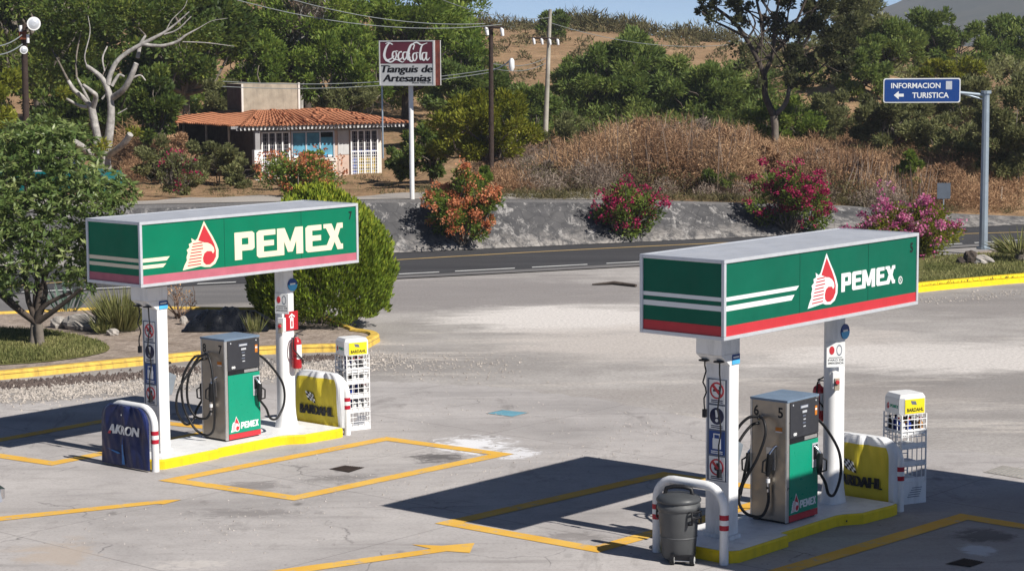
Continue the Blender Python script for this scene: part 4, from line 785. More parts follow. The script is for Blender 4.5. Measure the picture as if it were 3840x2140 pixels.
mb = MB(); mb.rect(fr, t, Wd-t, Ht*.49, Ht-t, 0, .008, 'coke_red'); rp = mb.build('red_panel', k); mb = MB(); mb.rect(fr, t, Wd-t, t, Ht*.485, 0, .008, 'old_white'); wp = mb.build('white_panel', k)
mb = MB(); f2 = (o+ex*t+Z3*Ht*.50+en*.008, ex, Z3, en); sx, sz = Wd-2*t, Ht*.48; S2 = lambda pts: [((x-.5)*1.12*sx+sx*.5-.01, z*sz) for x, z in pts]; nn_ = [0]
def stroke(pts, w): mb.ribbon(f2, S2(pts), [q*sz*.78 for q in w] if hasattr(w, '__len__') else w*sz*.78, 0, .003+.0005*nn_[0], 'sign_white'); nn_[0] += 1
stroke([(.27, .86), (.22, .92), (.16, .70), (.13, .35), (.17, .14), (.24, .20), (.30, .34)], [.06, .08, .13, .16, .13, .08, .05])
stroke([(.15, .90), (.21, .95), (.28, .86)], [.03, .06, .04])
for cx, cz in ((.30, .38), (.645, .30)): stroke([(cx+.03, cz+.17), (cx-.02, cz+.12), (cx-.03, cz-.08), (cx, cz-.20), (cx+.035, cz-.05), (cx+.03, cz+.17), (cx+.07, cz+.16)], [.05, .09, .11, .06, .09, .06, .03])
stroke([(.43, .52), (.39, .50), (.365, .32), (.39, .16), (.45, .30)], [.09, .08, .11, .09, .04])
for cx, cz in ((.475, .33), (.80, .30)):
    stroke([(cx+.03, cz+.18), (cx-.02, cz+.14), (cx-.03, cz-.06), (cx, cz-.18), (cx+.035, cz-.02), (cx+.04, cz+.16)], [.05, .09, .11, .07, .08, .06]); stroke([(cx+.045, cz+.2), (cx+.04, cz-.05), (cx+.06, cz-.17), (cx+.10, cz-.05)], [.10, .10, .07, .03])
stroke([(.53, .42), (.565, .44)], .08)
stroke([(.62, .62), (.64, .84), (.585, .82), (.54, .50), (.555, .18), (.60, .08), (.63, .20)], [.07, .06, .12, .16, .14, .10, .04])
stroke([(.60, .86), (.68, .95), (.76, .84), (.86, .92)], [.05, .09, .07, .03])
stroke([(.79, .86), (.755, .70), (.735, .35), (.745, .16), (.775, .22)], [.06, .10, .11, .08, .03])
stroke([(.15, .14), (.24, .05), (.33, .17), (.43, .05), (.47, .10)], [.10, .09, .07, .06, .02]); mb.build('lettering', rp)
mb = MB(); f3 = (o+en*.008, ex, Z3, en); mb.heavy(f3, 'Tianguis de', .03*Wd, .98*Wd, .235*Ht, .46*Ht, .004, 'black', .010*Wd, 0, .2); mb.heavy(f3, 'Artesanias', .06*Wd, .95*Wd, .085*Ht, .255*Ht, .004, 'black', .010*Wd, 0, .2); mb.text(f3, 'Buena Vista, Gro.', .60*Wd, .96*Wd, .045*Ht, .085*Ht, .004, 'black', .02, .2); mb.build('lettering', wp)
mb = MB(); q = P(961, 216, Yc+.3); mb.tube([(q[0], q[1], q[2]), (q[0], q[1], P(961, 300, Yc+.3)[2]-1.2)], .03, 'galv', 6); mb.build('rear_strut', k)
# ------------------------------------------------------------------ craft shop
Ys = 83.0; so_ = P(640, 447, Ys); so_[2] = .90; ya = math.radians(25); sh = thing('craft_shop', 'low shop with red tiled roof, barred white gates and a concrete tank on top', 'shop', loc=tuple(so_), yaw=ya)
LS, DS, HS = 5.35, 7.0, 2.06
mb = MB(); mb.box(.26, LS, .12, DS, 0, HS, 'shop_pink'); mb.build('wall', sh); mb = MB(); mb.box(.22, .258, .14, DS, 0, HS-.01, 'dark_dirt_shade'); mb.box(-.95, .21, DS-.2, DS, 0, HS-.01, 'dark_dirt_shade'); mb.build('porch_shade_wall', sh)  # dark sheets put the shade of the left wall and porch into colour
mb = MB(); mb.box(-.9, LS+.5, -.75, DS, -.6, 0, 'concrete_block'); mb.build('floor_slab', sh, .01)
fr = front(0, .12, 0)
mb = MB(); mb.rect(fr, .26, LS, 1.86, HS, .0, .03, 'shop_grey'); mb.rect(fr, 1.55, 3.40, 0, .66, 0, .05, 'shop_white'); mb.rect(fr, 1.5, 3.45, .66, .78, 0, .12, 'shop_white'); mb.rect(fr, 3.52, 3.98, .9, 1.84, 0, .03, 'old_white'); mb.rect(fr, 3.52, 3.98, .05, .88, 0, .03, 'shop_pink'); mb.rect(fr, 5.22, LS, 0, 1.86, 0, .06, 'shop_white'); mb.build('facade_panel', sh)
def gate(x0, x1, fillm):
    mb = MB(); mb.rect(fr, x0, x1, .05, 1.84, 0, .012, 'interior_shade'); mb.rect(fr, x0+.05, x1-.05, .9, 1.05, .012, .03, 'crate_blue'); mb.build('dark_backing', sh)  # solid dark sheet stands in for the unlit shop inside
    mb = MB(); n = 4; e0, e1 = .09, .13
    for i in range(n+1): x = x0+(x1-x0)*i/n; mb.rect(fr, x-.03, x+.03, .04, 1.85, e0, e1, 'white_paint')
    for z in (.04, .98, 1.81): mb.rect(fr, x0+.03, x1-.03, z, z+.05, e0+.003, e1-.003, 'white_paint')
    for i in range(n*3):
        if i % 3: x = x0+(x1-x0)*i/(n*3); mb.rect(fr, x-.009, x+.009, .05, .98, e0+.01, e0+.025, 'white_paint'); mb.rect(fr, x-.007, x+.007, 1.03, 1.8, e0+.01, e0+.02, 'shop_grey')
    for j in range(1, 8): z = .04+.117*j; mb.rect(fr, x0, x1, z-.009, z+.009, e0+.012, e0+.02, 'white_paint')
    for j in range(1, 5): z = 1.03+.155*j; mb.rect(fr, x0, x1, z-.007, z+.007, e0+.012, e0+.018, 'shop_grey')
    mb.build('gate', sh)
gate(.34, 1.46, 0); gate(4.05, 5.16, 1)
for i in range(5):
    for j in range(3):
        mb = MB(); mb.box(-.085, .085, -.03, .03, 0, .2, 'crate_yellow' if i > 0 else 'crate_blue'); mb.box(-.09, .09, -.032, .032, .17, .2, 'crate_yellow' if i > 0 else 'crate_blue'); ob = mb.build('bottle_crate')
        lx, ly = 4.19+.205*i, .068; ob.location = (so_[0]+math.cos(ya)*lx-math.sin(ya)*ly, so_[1]+math.sin(ya)*lx+math.cos(ya)*ly, so_[2]+.08+.245*j); ob.rotation_euler = (0, 0, ya)
        tag(ob, ('yellow' if i > 0 else 'blue')+' crate stacked behind the right hand barred gate of the shop', 'crate', ('yellow' if i > 0 else 'blue')+' crates behind the shop gate')
mb = MB(); mb.rect(fr, 1.62, 3.36, .80, 1.82, 0, .015, 'glass_dark'); wn_ = mb.build('window', sh)
mb = MB()
for i in range(3): x = 1.66+.57*i; mb.rect(fr, x, x+.5, .85, 1.60 if i == 2 else 1.78, .015, .02, 'curtain_blue')
for i in range(7): mb.rect(fr, 1.68+.235*i, 1.85+.235*i, .82, .90+.05*(i % 3), .02, .035, 'sky_blue' if i % 2 else 'sign_white')
mb.build('pane', wn_)
mb = MB()
for i in range(4): x = 1.60+.58*i; mb.rect(fr, x-.03, x+.03, .78, 1.85, .02, .06, 'alu')
mb.rect(fr, 1.6, 3.36, 1.80, 1.85, .02, .05, 'alu'); mb.build('frame', wn_)
mb = MB(); mb.box(-.16, .16, -.55, -.25, 0, 1.2, 'white_paint'); mb.box(-.10, .10, -.50, -.30, 1.2, HS, 'shop_grey'); mb.build('porch_pillar', sh, .01)
for x, y in ((-.55, 1.4), (-.8, 3.6), (-1.1, 5.8)): mb = MB(); mb.tube([(x, y, 0), (x, y, HS)], .05, 'post_pale', 8); mb.build('porch_post', sh)
# hipped roof with rolled tiles along the eaves
e = [(-.75, -.72), (LS+.95, -.72), (LS+.95, DS+.4), (-2.3, DS+.6)]; rg = [(1.0, 2.6), (LS-1.2, 2.6), (LS-1.2, 4.3), (1.0, 4.3)]; zr = HS+.56
mb = MB(); vs = [(*q, HS+.08) for q in e]+[(*q, zr) for q in rg]; mb.add(vs, [(0, 1, 5, 4), (1, 2, 6, 5), (2, 3, 7, 6), (3, 0, 4, 7), (4, 5, 6, 7)], 'roof_tile'); mb.add([(*q, HS+.07) for q in e], [(3, 2, 1, 0)], 'shop_grey')
for a, b in ((0, 1), (0, 3), (1, 2)):
    p, q2 = np.array([*e[a], HS+.10]), np.array([*e[b], HS+.10]); n = int(np.linalg.norm(q2-p)/.17); inn = np.array([*(np.array(rg[a])), zr])-p
    for i in range(n+1):
        s0 = p+(q2-p)*i/n; base = np.array([*rg[a], zr]); tgt = np.array([*rg[a], zr])+(np.array([*rg[b], zr])-np.array([*rg[a], zr]))*i/n
        mb.tube([s0-(tgt-s0)*.02, s0+(tgt-s0)*.99], .042, 'roof_tile', 6)
rn = random.Random(4)
for i in range(22): t, u_ = rn.random(), rn.random(); a_ = np.array([*e[0], HS+.2])*(1-t)+np.array([*e[1], HS+.2])*t; b_ = np.array([*rg[0], zr+.06])*(1-t)+np.array([*rg[1], zr+.06])*t; c_ = a_*(1-u_)+b_*u_; mb.box(c_[0]-.09, c_[0]+.09, c_[1]-.12, c_[1]+.12, c_[2]-.04, c_[2]+.03, 'roof_tile')
rf = mb.build('roof', sh)
mb = MB(); fa = front(0, -.62, 0)
for i in range(44): x = -.9+i*.16; mb.rect(fa, x, x+.085, HS-.09, HS+.06, 0, .02, 'old_white' if (i*7) % 5 else 'shop_grey')
mb.rect(fa, -1.1, LS+.8, HS-.03, HS+.07, -.05, -.003, 'shop_grey'); mb.build('eave_trim', rf)
mb = MB(); mb.box(.55, 2.95, 3.0, 5.0, zr-.4, zr+1.05, 'concrete_block'); mb.box(2.90, 2.98, 2.96, 3.04, zr-.4, zr+1.08, 'shop_white'); mb.box(.50, .58, 2.95, 3.03, zr-.4, zr+1.06, 'shop_white'); mb.box(.545, .55, 3.05, 5.0, zr-.4, zr+1.04, 'dark_dirt_shade'); mb.build('water_tank', rf)  # thin dark sheet paints the tank's left side as shaded
# ------------------------------------------------------------------ poles and wires
def wpole(name, lab, Y, pt, pb, r0, r1, m, arms, extra=None):
    b = P(*pb, Y); t = P(*pt, Y); b[2] = min(b[2], float(tz(b[0], Y)) if Y > ytop(b[0]) else 0); k = thing(name, lab, 'utility pole', loc=tuple(b)); mb = MB(); mb.tube([b-(t-b)*.02, t], [r0, r1], m, 10); mb.build('shaft', k)
    for (xa, ya_, xb, yb_, ins) in arms:
        p, q = P(xa, ya_, Y-.2), P(xb, yb_, Y-.2); mb = MB(); mb.tube([p, q], .05, 'wood_dark', 6); am = mb.build('crossarm', k)
        for i in range(ins):
            c = p+(q-p)*((i+.15)/(ins-.7 if ins > 1 else 1)); mb = MB(); dz = .28; mb.tube([c, c-Z3*dz*.3+X3*.03, c-Z3*dz+X3*.06], [.05, .07, .05], 'insulator', 8); mb.build('insulator', am)
    return k, b, t
k1, b1, t1 = wpole('utility_pole', 'dark wooden utility pole rising beside the drink sign', 72, (1235, 60), (1236, 470), .10, .075, 'wood_dark', [(1216, 68, 1266, 70, 2)])
mb = MB(); q = P(1237, 178, 72); z_ = P(1287, 150, 71.6); mb.tube(catmull([q, P(1262, 168, 71.8), z_], 4), .025, 'galv', 6); mb.build('lamp_arm', k1)
mb = MB(); c = P(1287, 162, 71.6); mb.tube([c+Z3*.2, c+Z3*.12, c-Z3*.12, c-Z3*.22], [.04, .09, .10, .05], 'white_plastic', 12); mb.build('lamp', k1)
k2, b2, t2 = wpole('utility_pole', 'pale leaning concrete pole with insulators on the hillside', 95, (1384, 24), (1369, 292), .13, .08, 'pole_concrete', [(1338, 96, 1404, 98, 4)])
k3, b3, t3 = wpole('utility_pole', 'dark pole with round white lamps behind the left tree', 66, (60, 60), (68, 420), .11, .09, 'wood_dark', [])
for cx, cy, rr_, yy in ((85, 60, 17, 65.6), (60, 126, 10, 65.7)):
    c = P(cx, cy, yy); mb = MB(); d = np.array([.35, -.93, -.1]); mm = rr_*65/5366; mb.tube([c-d*.12, c-d*.03, c+d*.02], [mm*.5, mm, mm*1.02], 'white_plastic', 18); mb.tube([c+d*.025, c+d*.05], [mm*.8, mm*.35], 'alu', 14); mb.tube([c-d*.12, P(62, cy+14, 66)], .025, 'wood_dark', 6); mb.build('lamp', k3)
for cx, cy in ((52, 75), (70, 98)): mb = MB(); c = P(cx, cy, 65.8); mb.tube([c+Z3*.13, c-Z3*.13], .05, 'insulator', 8); mb.build('insulator', k3)
mb = MB(); mb.box(t3[0]-.1, t3[0]+.1, 65.75, 65.95, P(60, 100, 66)[2], P(60, 80, 66)[2], 'rust'); mb.build('bracket', k3)
def wire(lab, p, q, sag, r=.013, m='wire'):
    mb = MB(); n = 14; p, q = np.array(p), np.array(q); mb.tube([p+(q-p)*i/n-Z3*sag*4*(i/n)*(1-i/n) for i in range(n+1)], r, m, 5); tag(mb.build('cable', loc=tuple(p)), lab, 'cable')
wire('upper cable running left from the dark utility pole', P(1220, 60, 72), P(640, -30, 64), .35); wire('second cable running left from the dark utility pole', P(1262, 62, 72), P(560, -10, 64), .45)
wire('low cable between the lamp pole and the shop tank', P(1237, 175, 72), P(560, 205, 70), .25); wire('lowest cable between the lamp pole and the shop tank', P(1237, 182, 72), P(560, 218, 70), .25)
wire('cable from the dark pole to the leaning concrete pole, upper', P(1237, 160, 72), P(1374, 146, 95), .2); wire('cable from the dark pole to the leaning concrete pole, lower', P(1237, 172, 72), P(1372, 160, 95), .2)
wire('cable running right from the top of the leaning pole', P(1384, 58, 95), P(1860, 110, 110), .5); wire('cable on the left lamp pole leading out of the picture, upper', P(56, 88, 65.8), P(-60, 110, 60), .2, .02); wire('cable on the left lamp pole leading out of the picture, lower', P(56, 112, 65.8), P(-60, 130, 60), .2, .02)
wire('thin cable crossing the right hand trees', P(1384, 45, 95), P(1100, -5, 80), .3)
for (px, pt_, pb_, dx) in ((2170, 446, 492, 9), (2240, 432, 494, 12), (2308, 462, 494, 4), (2120, 455, 496, 5), (2520, 470, 498, 3)):
    Yf = float(ytop(PT(px, 73)[0]))+4.5; b = PT(px-dx, Yf); t = P(px, pt_, Yf); mb = MB(); mb.tube([b-Z3*.1, (b+t)/2+X3*.02, t], [.06, .055, .045], 'post_pale', 7)
    tag(mb.build('fence_post', loc=tuple(b)), {2170: 'leaning pale fence post left of the tall pale one', 2240: 'tallest leaning pale fence post in the dry brush at right', 2308: 'short pale fence post near the dark small sign', 2120: 'short fence post closest to the pink shrub', 2520: 'fence post right of the grey sign post'}[px], 'fence post', 'fence posts in the dry brush')
# ------------------------------------------------------------------ vehicles
def vehicle(name, lab, cat, loc, yaw, paint, prof, roof, W=1.75, wheels=(.8, 3.3), L=4.3, wr_=.32, roofm=None):
    v = thing(name, lab, cat, loc=loc, yaw=yaw); mb = MB(); n = len(prof)
    secs = [(-.5, .90), (-.47, .98), (-.3, 1.0), (.3, 1.0), (.47, .98), (.5, .90)]
    vs = [(x, W*s, .28+(z-.28)*k) for s, k in secs for x, z in prof]
    mb.add(vs, [(j*n+i, (j+1)*n+i, (j+1)*n+(i+1) % n, j*n+(i+1) % n) for j in range(5) for i in range(n)], paint); mb.add(vs[:n], [tuple(range(n))], paint); mb.add(vs[-n:], [tuple(range(n-1, -1, -1))], paint); mb.build('body', v, .04)
    (x0, z0), (x1, z1), (x2, z2), (x3, z3) = roof; mb = MB(); a, b = W*.46, W*.38
    q = [(x0, -a, z0), (x1, -b, z1), (x2, -b, z2), (x3, -a, z3), (x0, a, z0), (x1, b, z1), (x2, b, z2), (x3, a, z3)]
    mb.add(q, [(0, 3, 2, 1), (4, 5, 6, 7), (0, 1, 5, 4), (1, 2, 6, 5), (2, 3, 7, 6)], roofm or paint); cbn = mb.build('cabin', v, .03)
    mb = MB()
    def quad(c, f, nrm): c = [np.array(k_) for k_ in c]; m = sum(c)/4; mb.add([m+(k_-m)*f+np.array(nrm)*.012 for k_ in c], [(0, 1, 2, 3)], 'glass_dark')
    quad([q[0], q[3], q[2], q[1]], .82, (0, -1, .2)); quad([q[4], q[5], q[6], q[7]], .82, (0, 1, .2)); quad([q[0], q[1], q[5], q[4]], .84, (-.8, 0, .5)); quad([q[2], q[3], q[7], q[6]], .84, (.8, 0, .5)); mb.build('glazing', cbn)
    for x in wheels:
        for s in (-1, 1):
            y = s*(W/2-.09); mb = MB(); mb.tube([(x, y-.10, wr_), (x, y+.10, wr_)], wr_, 'tyre', 20); wl = mb.build('wheel', v); mb = MB(); mb.tube([(x, y-.108, wr_), (x, y+.108, wr_)], wr_*.6, 'chrome', 16); mb.build('rim', wl)
    for s in (-1, 1):
        mb = MB(); mb.box(L-.10, L+.004, s*.62-.16, s*.62+.16, .62, .76, 'sign_white'); mb.build('headlight', v, .02); mb = MB(); mb.box(-.004, .06, s*.65-.12, s*.65+.12, .65, .82, 'band_red'); mb.build('tail_light', v, .02)
    for xa, xb in ((L-.03, L+.06), (-.06, .03)): mb = MB(); mb.box(xa, xb, -W*.46, W*.46, .34, .48, 'chrome'); mb.build('bumper', v, .03)
    return v
carp = [(0, .30), (.03, .75), (.25, .88), (2.9, .92), (3.9, .80), (4.25, .62), (4.3, .34), (4.1, .24), (.15, .24)]
yv = .50; nose = G(2, 1318); hx, hy = math.cos(yv), math.sin(yv); vehicle('parked_car', 'silver car with only its nose showing at the left edge', 'car', (nose[0]-4.30*hx-.74*hy, nose[1]-4.30*hy+.74*hx, 0), yv, 'car_silver', carp, [(.35, .87), (.95, 1.40), (2.25, 1.42), (3.0, .90)])
pk = [(0, .45), (.02, 1.02), (2.0, 1.02), (3.4, 1.08), (4.55, .98), (4.7, .85), (4.75, .40), (4.5, .34), (.2, .34)]
zz = 1.35; tp_ = PT(245, 73); vehicle('pickup_truck', 'teal pickup with a pale cab parked under the bare pruned tree', 'pickup truck', (tp_[0]-3.9, 73.2, float(tz(tp_[0], 73))+.02), -.15, 'car_teal', pk, [(1.35, 1.0), (1.5, 1.68), (2.75, 1.68), (3.3, 1.05)], 1.8, (.95, 3.75), 4.75, .38, 'old_white')
# ------------------------------------------------------------------ vegetation
def unit(rng, n): d = rng.normal(size=(n, 3)); return d/np.linalg.norm(d, axis=1, keepdims=True)
def clumps(rng, c, rad, n, low=-1.0, shell=.5):
    o = []
    while len(o) < n:
        d = unit(rng, 1)[0]; r = rng.random()**shell
        if d[2]*r < low: continue
        o.append(np.array(c)+d*np.array(rad)*r)
    return np.array(o)
def leafcloud(name, C, R, nleaf, ln, wd, m, parent, seed, up=.25, out=.6, rnd=.55, spread=.12, flatz=.8, tshift=0, loc=None, hang=0, st=.9):
    rng = np.random.default_rng(seed); n = len(C); R = np.broadcast_to(R, (n,)); wgt = R**2/np.sum(R**2); idx = rng.choice(n, nleaf, p=wgt)
    d = unit(rng, nleaf); r = rng.random(nleaf)**.42; off = d*r[:, None]*R[idx][:, None]; off[:, 2] *= flatz; cd_ = unit(rng, n); cd_[:, 2] = abs(cd_[:, 2])*.5; mid_ = C.mean(0); oc = C-mid_; oc = oc/(np.linalg.norm(oc, axis=1, keepdims=True)+1e-6); cd_ = cd_*.7+oc*.7; off *= .78; off += cd_[idx]*((rng.random(nleaf)-.35)*st*(1-r*.6))[:, None]*R[idx][:, None]*1.3; pos = C[idx]+off
    dr = d*out+cd_[idx]*.5*st+unit(rng, nleaf)*rnd+np.array([0, 0, up-hang]); ct = rng.normal(0, spread, n)
    tint = .42+ct[idx]+rng.normal(0, .18, nleaf)+tshift
    return leaf_mesh(name, pos, dr, ln*rng.uniform(.65, 1.3, nleaf), wd*rng.uniform(.7, 1.25, nleaf), tint, m, parent, rng, .06, loc)
def limb(mb, rng, a, b, r0, r1, m, bend=.18, n=5, k=7):
    a, b = np.array(a), np.array(b); L = np.linalg.norm(b-a); w_ = rng.normal(size=3)*bend*L; w_[2] = abs(w_[2])*.4
    mb.tube([a+(b-a)*t+w_*math.sin(math.pi*t)*(1-t*.3) for t in np.linspace(0, 1, n)], list(np.linspace(r0, r1, n)), m, k)
def tree(name, lab, base, C, R, nleaf, ln, wd, m, bark, tr, seed, split=.45, cat='tree', group=None, twigs=1, lean=(0, 0), stems=1, **kw):
    rng = np.random.default_rng(seed); base = np.array(base); k = thing(name, lab, cat, loc=tuple(base), group=group); cen = C.mean(0); mb = MB()
    for s in range(stems):
        b0 = base+np.array([rng.uniform(-1, 1)*tr*1.5*(stems > 1), 0, -.1]); sp = base+(cen-base)*split+np.array([lean[0], 0, 0])+rng.normal(size=3)*tr*(1.5 if stems > 1 else .3)
        limb(mb, rng, b0, sp, tr, tr*.72, bark, .05, 5, 9)
        for c in C[s::stems]:
            mid = sp+(c-sp)*.5+rng.normal(size=3)*.12*np.linalg.norm(c-sp); limb(mb, rng, sp, mid, tr*.45, tr*.25, bark, .12, 4, 6); limb(mb, rng, mid, c, tr*.25, tr*.06, bark, .15, 4, 5)
            for _ in range(twigs): limb(mb, rng, mid+(c-mid)*rng.uniform(.2, .8), c+unit(rng, 1)[0]*np.mean(R)*.8, tr*.10, tr*.03, bark, .15, 3, 4)
    mb.build('trunk', k); leafcloud('crown', C, R, nleaf, ln, wd, m, k, seed+1, **kw); return k
def px_tree(name, lab, box, Y, m, seed, nleaf=9000, ln=.22, wd=.10, nc=26, cr=.30, bark='bark_dark', tr=.18, base=None, low=-.75, depth=.8, shell=.45, **kw):
    x0, y0, x1, y1 = box; mp = Y/5366; c = P((x0+x1)/2, (y0+y1)/2, Y); rad = ((x1-x0)/2*mp*.86, (x1-x0)/2*mp*depth, (y1-y0)/2*mp*.86); rng = np.random.default_rng(seed*7+1)
    nc = int(nc*1.5); C = clumps(rng, c, rad, nc, low, shell); R = np.mean([rad[0], rad[2]])*cr*.82*rng.uniform(.55, 1.45, nc)
    bx = (x0+x1)/2 if base is None else base; b = PT(bx, Y)
    return tree(name, lab, b, C, R, nleaf, ln, wd, m, bark, tr, seed, **kw)
# left foreground tree: several stems, whorls of broad leaves
b = G(95, 882); b[2] = .11; rng = np.random.default_rng(5); k = thing('broadleaf_tree', 'leafy tree with glossy whorled leaves and split trunk on the left lawn', 'tree', loc=tuple(b)); mb = MB()
mp = b[1]/5366; W_ = lambda px, py, dy=0: P(px, py, b[1]+dy)
limb(mb, rng, b+X3*.06, W_(98, 815), .10, .085, 'bark_grey', .03, 4, 9); mb.build('trunk', k); mb = MB(); limb(mb, rng, b-X3*.09, W_(86, 805, .1), .085, .075, 'bark_grey', .03, 4, 9)
CT = []
for px, py, dy in ((20, 745, 0), (78, 640, .2), (118, 620, -.3), (180, 735, -.2), (160, 610, .4), (205, 725, -.4), (60, 560, .5), (-40, 700, .3), (110, 540, 0)):
    s = W_(92, 812, .05); e_ = W_(px, py, dy); limb(mb, rng, s, e_, .065, .035, 'bark_dark', .12, 6, 7); CT.append(e_)
hull = [(c, r) for c, r in (((60, 420), 110), ((150, 400), 105), ((20, 520), 110), ((120, 520), 120), ((220, 470), 95), ((270, 520), 75), ((60, 640), 90), ((180, 620), 100), ((250, 610), 70), ((-40, 420), 110), ((-60, 560), 110), ((110, 355), 65), ((310, 490), 45), ((200, 690), 50), ((10, 715), 55), ((-60, 660), 90), ((170, 355), 40), ((30, 360), 60))]
pos, dirs, tint = [], [], []
for (cx, cy), rr_ in hull:
    n = int(125*(rr_/100)**2); Cc = W_(cx, cy, rng.uniform(-.3, .5))
    for _ in range(n):
        d = unit(rng, 1)[0]; q = Cc+d*rr_*mp*rng.random()**.4*np.array([1, 1.1, 1]); ax = d*.5+np.array([.15, -.25, .7]); ax /= np.linalg.norm(ax); t0 = rng.normal(.45, .14)
        if rng.random() < .15: mb.tube([Cc+(q-Cc)*.15, q], [.014, .006], 'bark_dark', 4)
        for j in range(rng.integers(9, 14)):
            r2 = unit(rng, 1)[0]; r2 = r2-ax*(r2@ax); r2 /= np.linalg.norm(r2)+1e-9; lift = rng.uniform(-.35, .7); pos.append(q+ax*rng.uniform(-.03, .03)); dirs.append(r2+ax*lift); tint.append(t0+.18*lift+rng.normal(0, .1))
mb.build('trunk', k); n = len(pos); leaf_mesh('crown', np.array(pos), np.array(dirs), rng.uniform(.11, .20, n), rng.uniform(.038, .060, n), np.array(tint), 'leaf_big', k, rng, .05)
# round clipped conifer
c0 = G(792, 848); c0[1] += 1.55; c0[2] = .1; rng = np.random.default_rng(9); k = thing('clipped_bush', 'huge egg shaped clipped green conifer bush behind the left sign', 'bush', loc=tuple(c0)); mb = MB(); limb(mb, rng, c0, c0+Z3*2.2, .12, .05, 'bark_dark', .05); mb.build('trunk', k)
n = 42000; d = unit(rng, n); d[:, 2] = np.where(d[:, 2] < -.985, -d[:, 2], d[:, 2]); hz = d[:, 2]; lump = 1+.05*np.sin(d[:, 0]*9+hz*5)*np.sin(d[:, 1]*8+2)+.03*np.sin(d[:, 0]*17+d[:, 1]*13+hz*11)
pit = np.clip(np.sin(d[:, 0]*21+3*hz)*np.sin(d[:, 1]*19+hz*7)+np.sin(hz*26+d[:, 0]*8)*.6-.35, 0, 1); rr_ = lump*(1-.13*pit)*(rng.random(n)**.10)*np.where(rng.random(n) < .04, 1.03, 1.0); hw_ = 1.58*np.where(hz > 0, 1-.34*hz**2, (1-np.abs(hz)**4)**.25/np.sqrt(1-hz**2+1e-6)); pos = np.stack([d[:, 0]*hw_*rr_, d[:, 1]*hw_*rr_, 1.42+d[:, 2]*np.where(hz > 0, 1.58, 1.40)*rr_], 1)+c0
u_ = np.arctan2(d[:, 1], d[:, 0]); fl = .5+.5*np.sin(u_*34+4*np.sin(hz*9+u_*6)); dr = d*.45+np.array([0, 0, .8])+unit(rng, n)*.28
leaf_mesh('foliage', pos, dr, rng.uniform(.07, .15, n), rng.uniform(.03, .055, n), .42+.20*np.clip(hz, -.3, 1)+.12*(fl-.5)+rng.normal(0, .17, n), 'leaf_thuja', k, rng, .08)
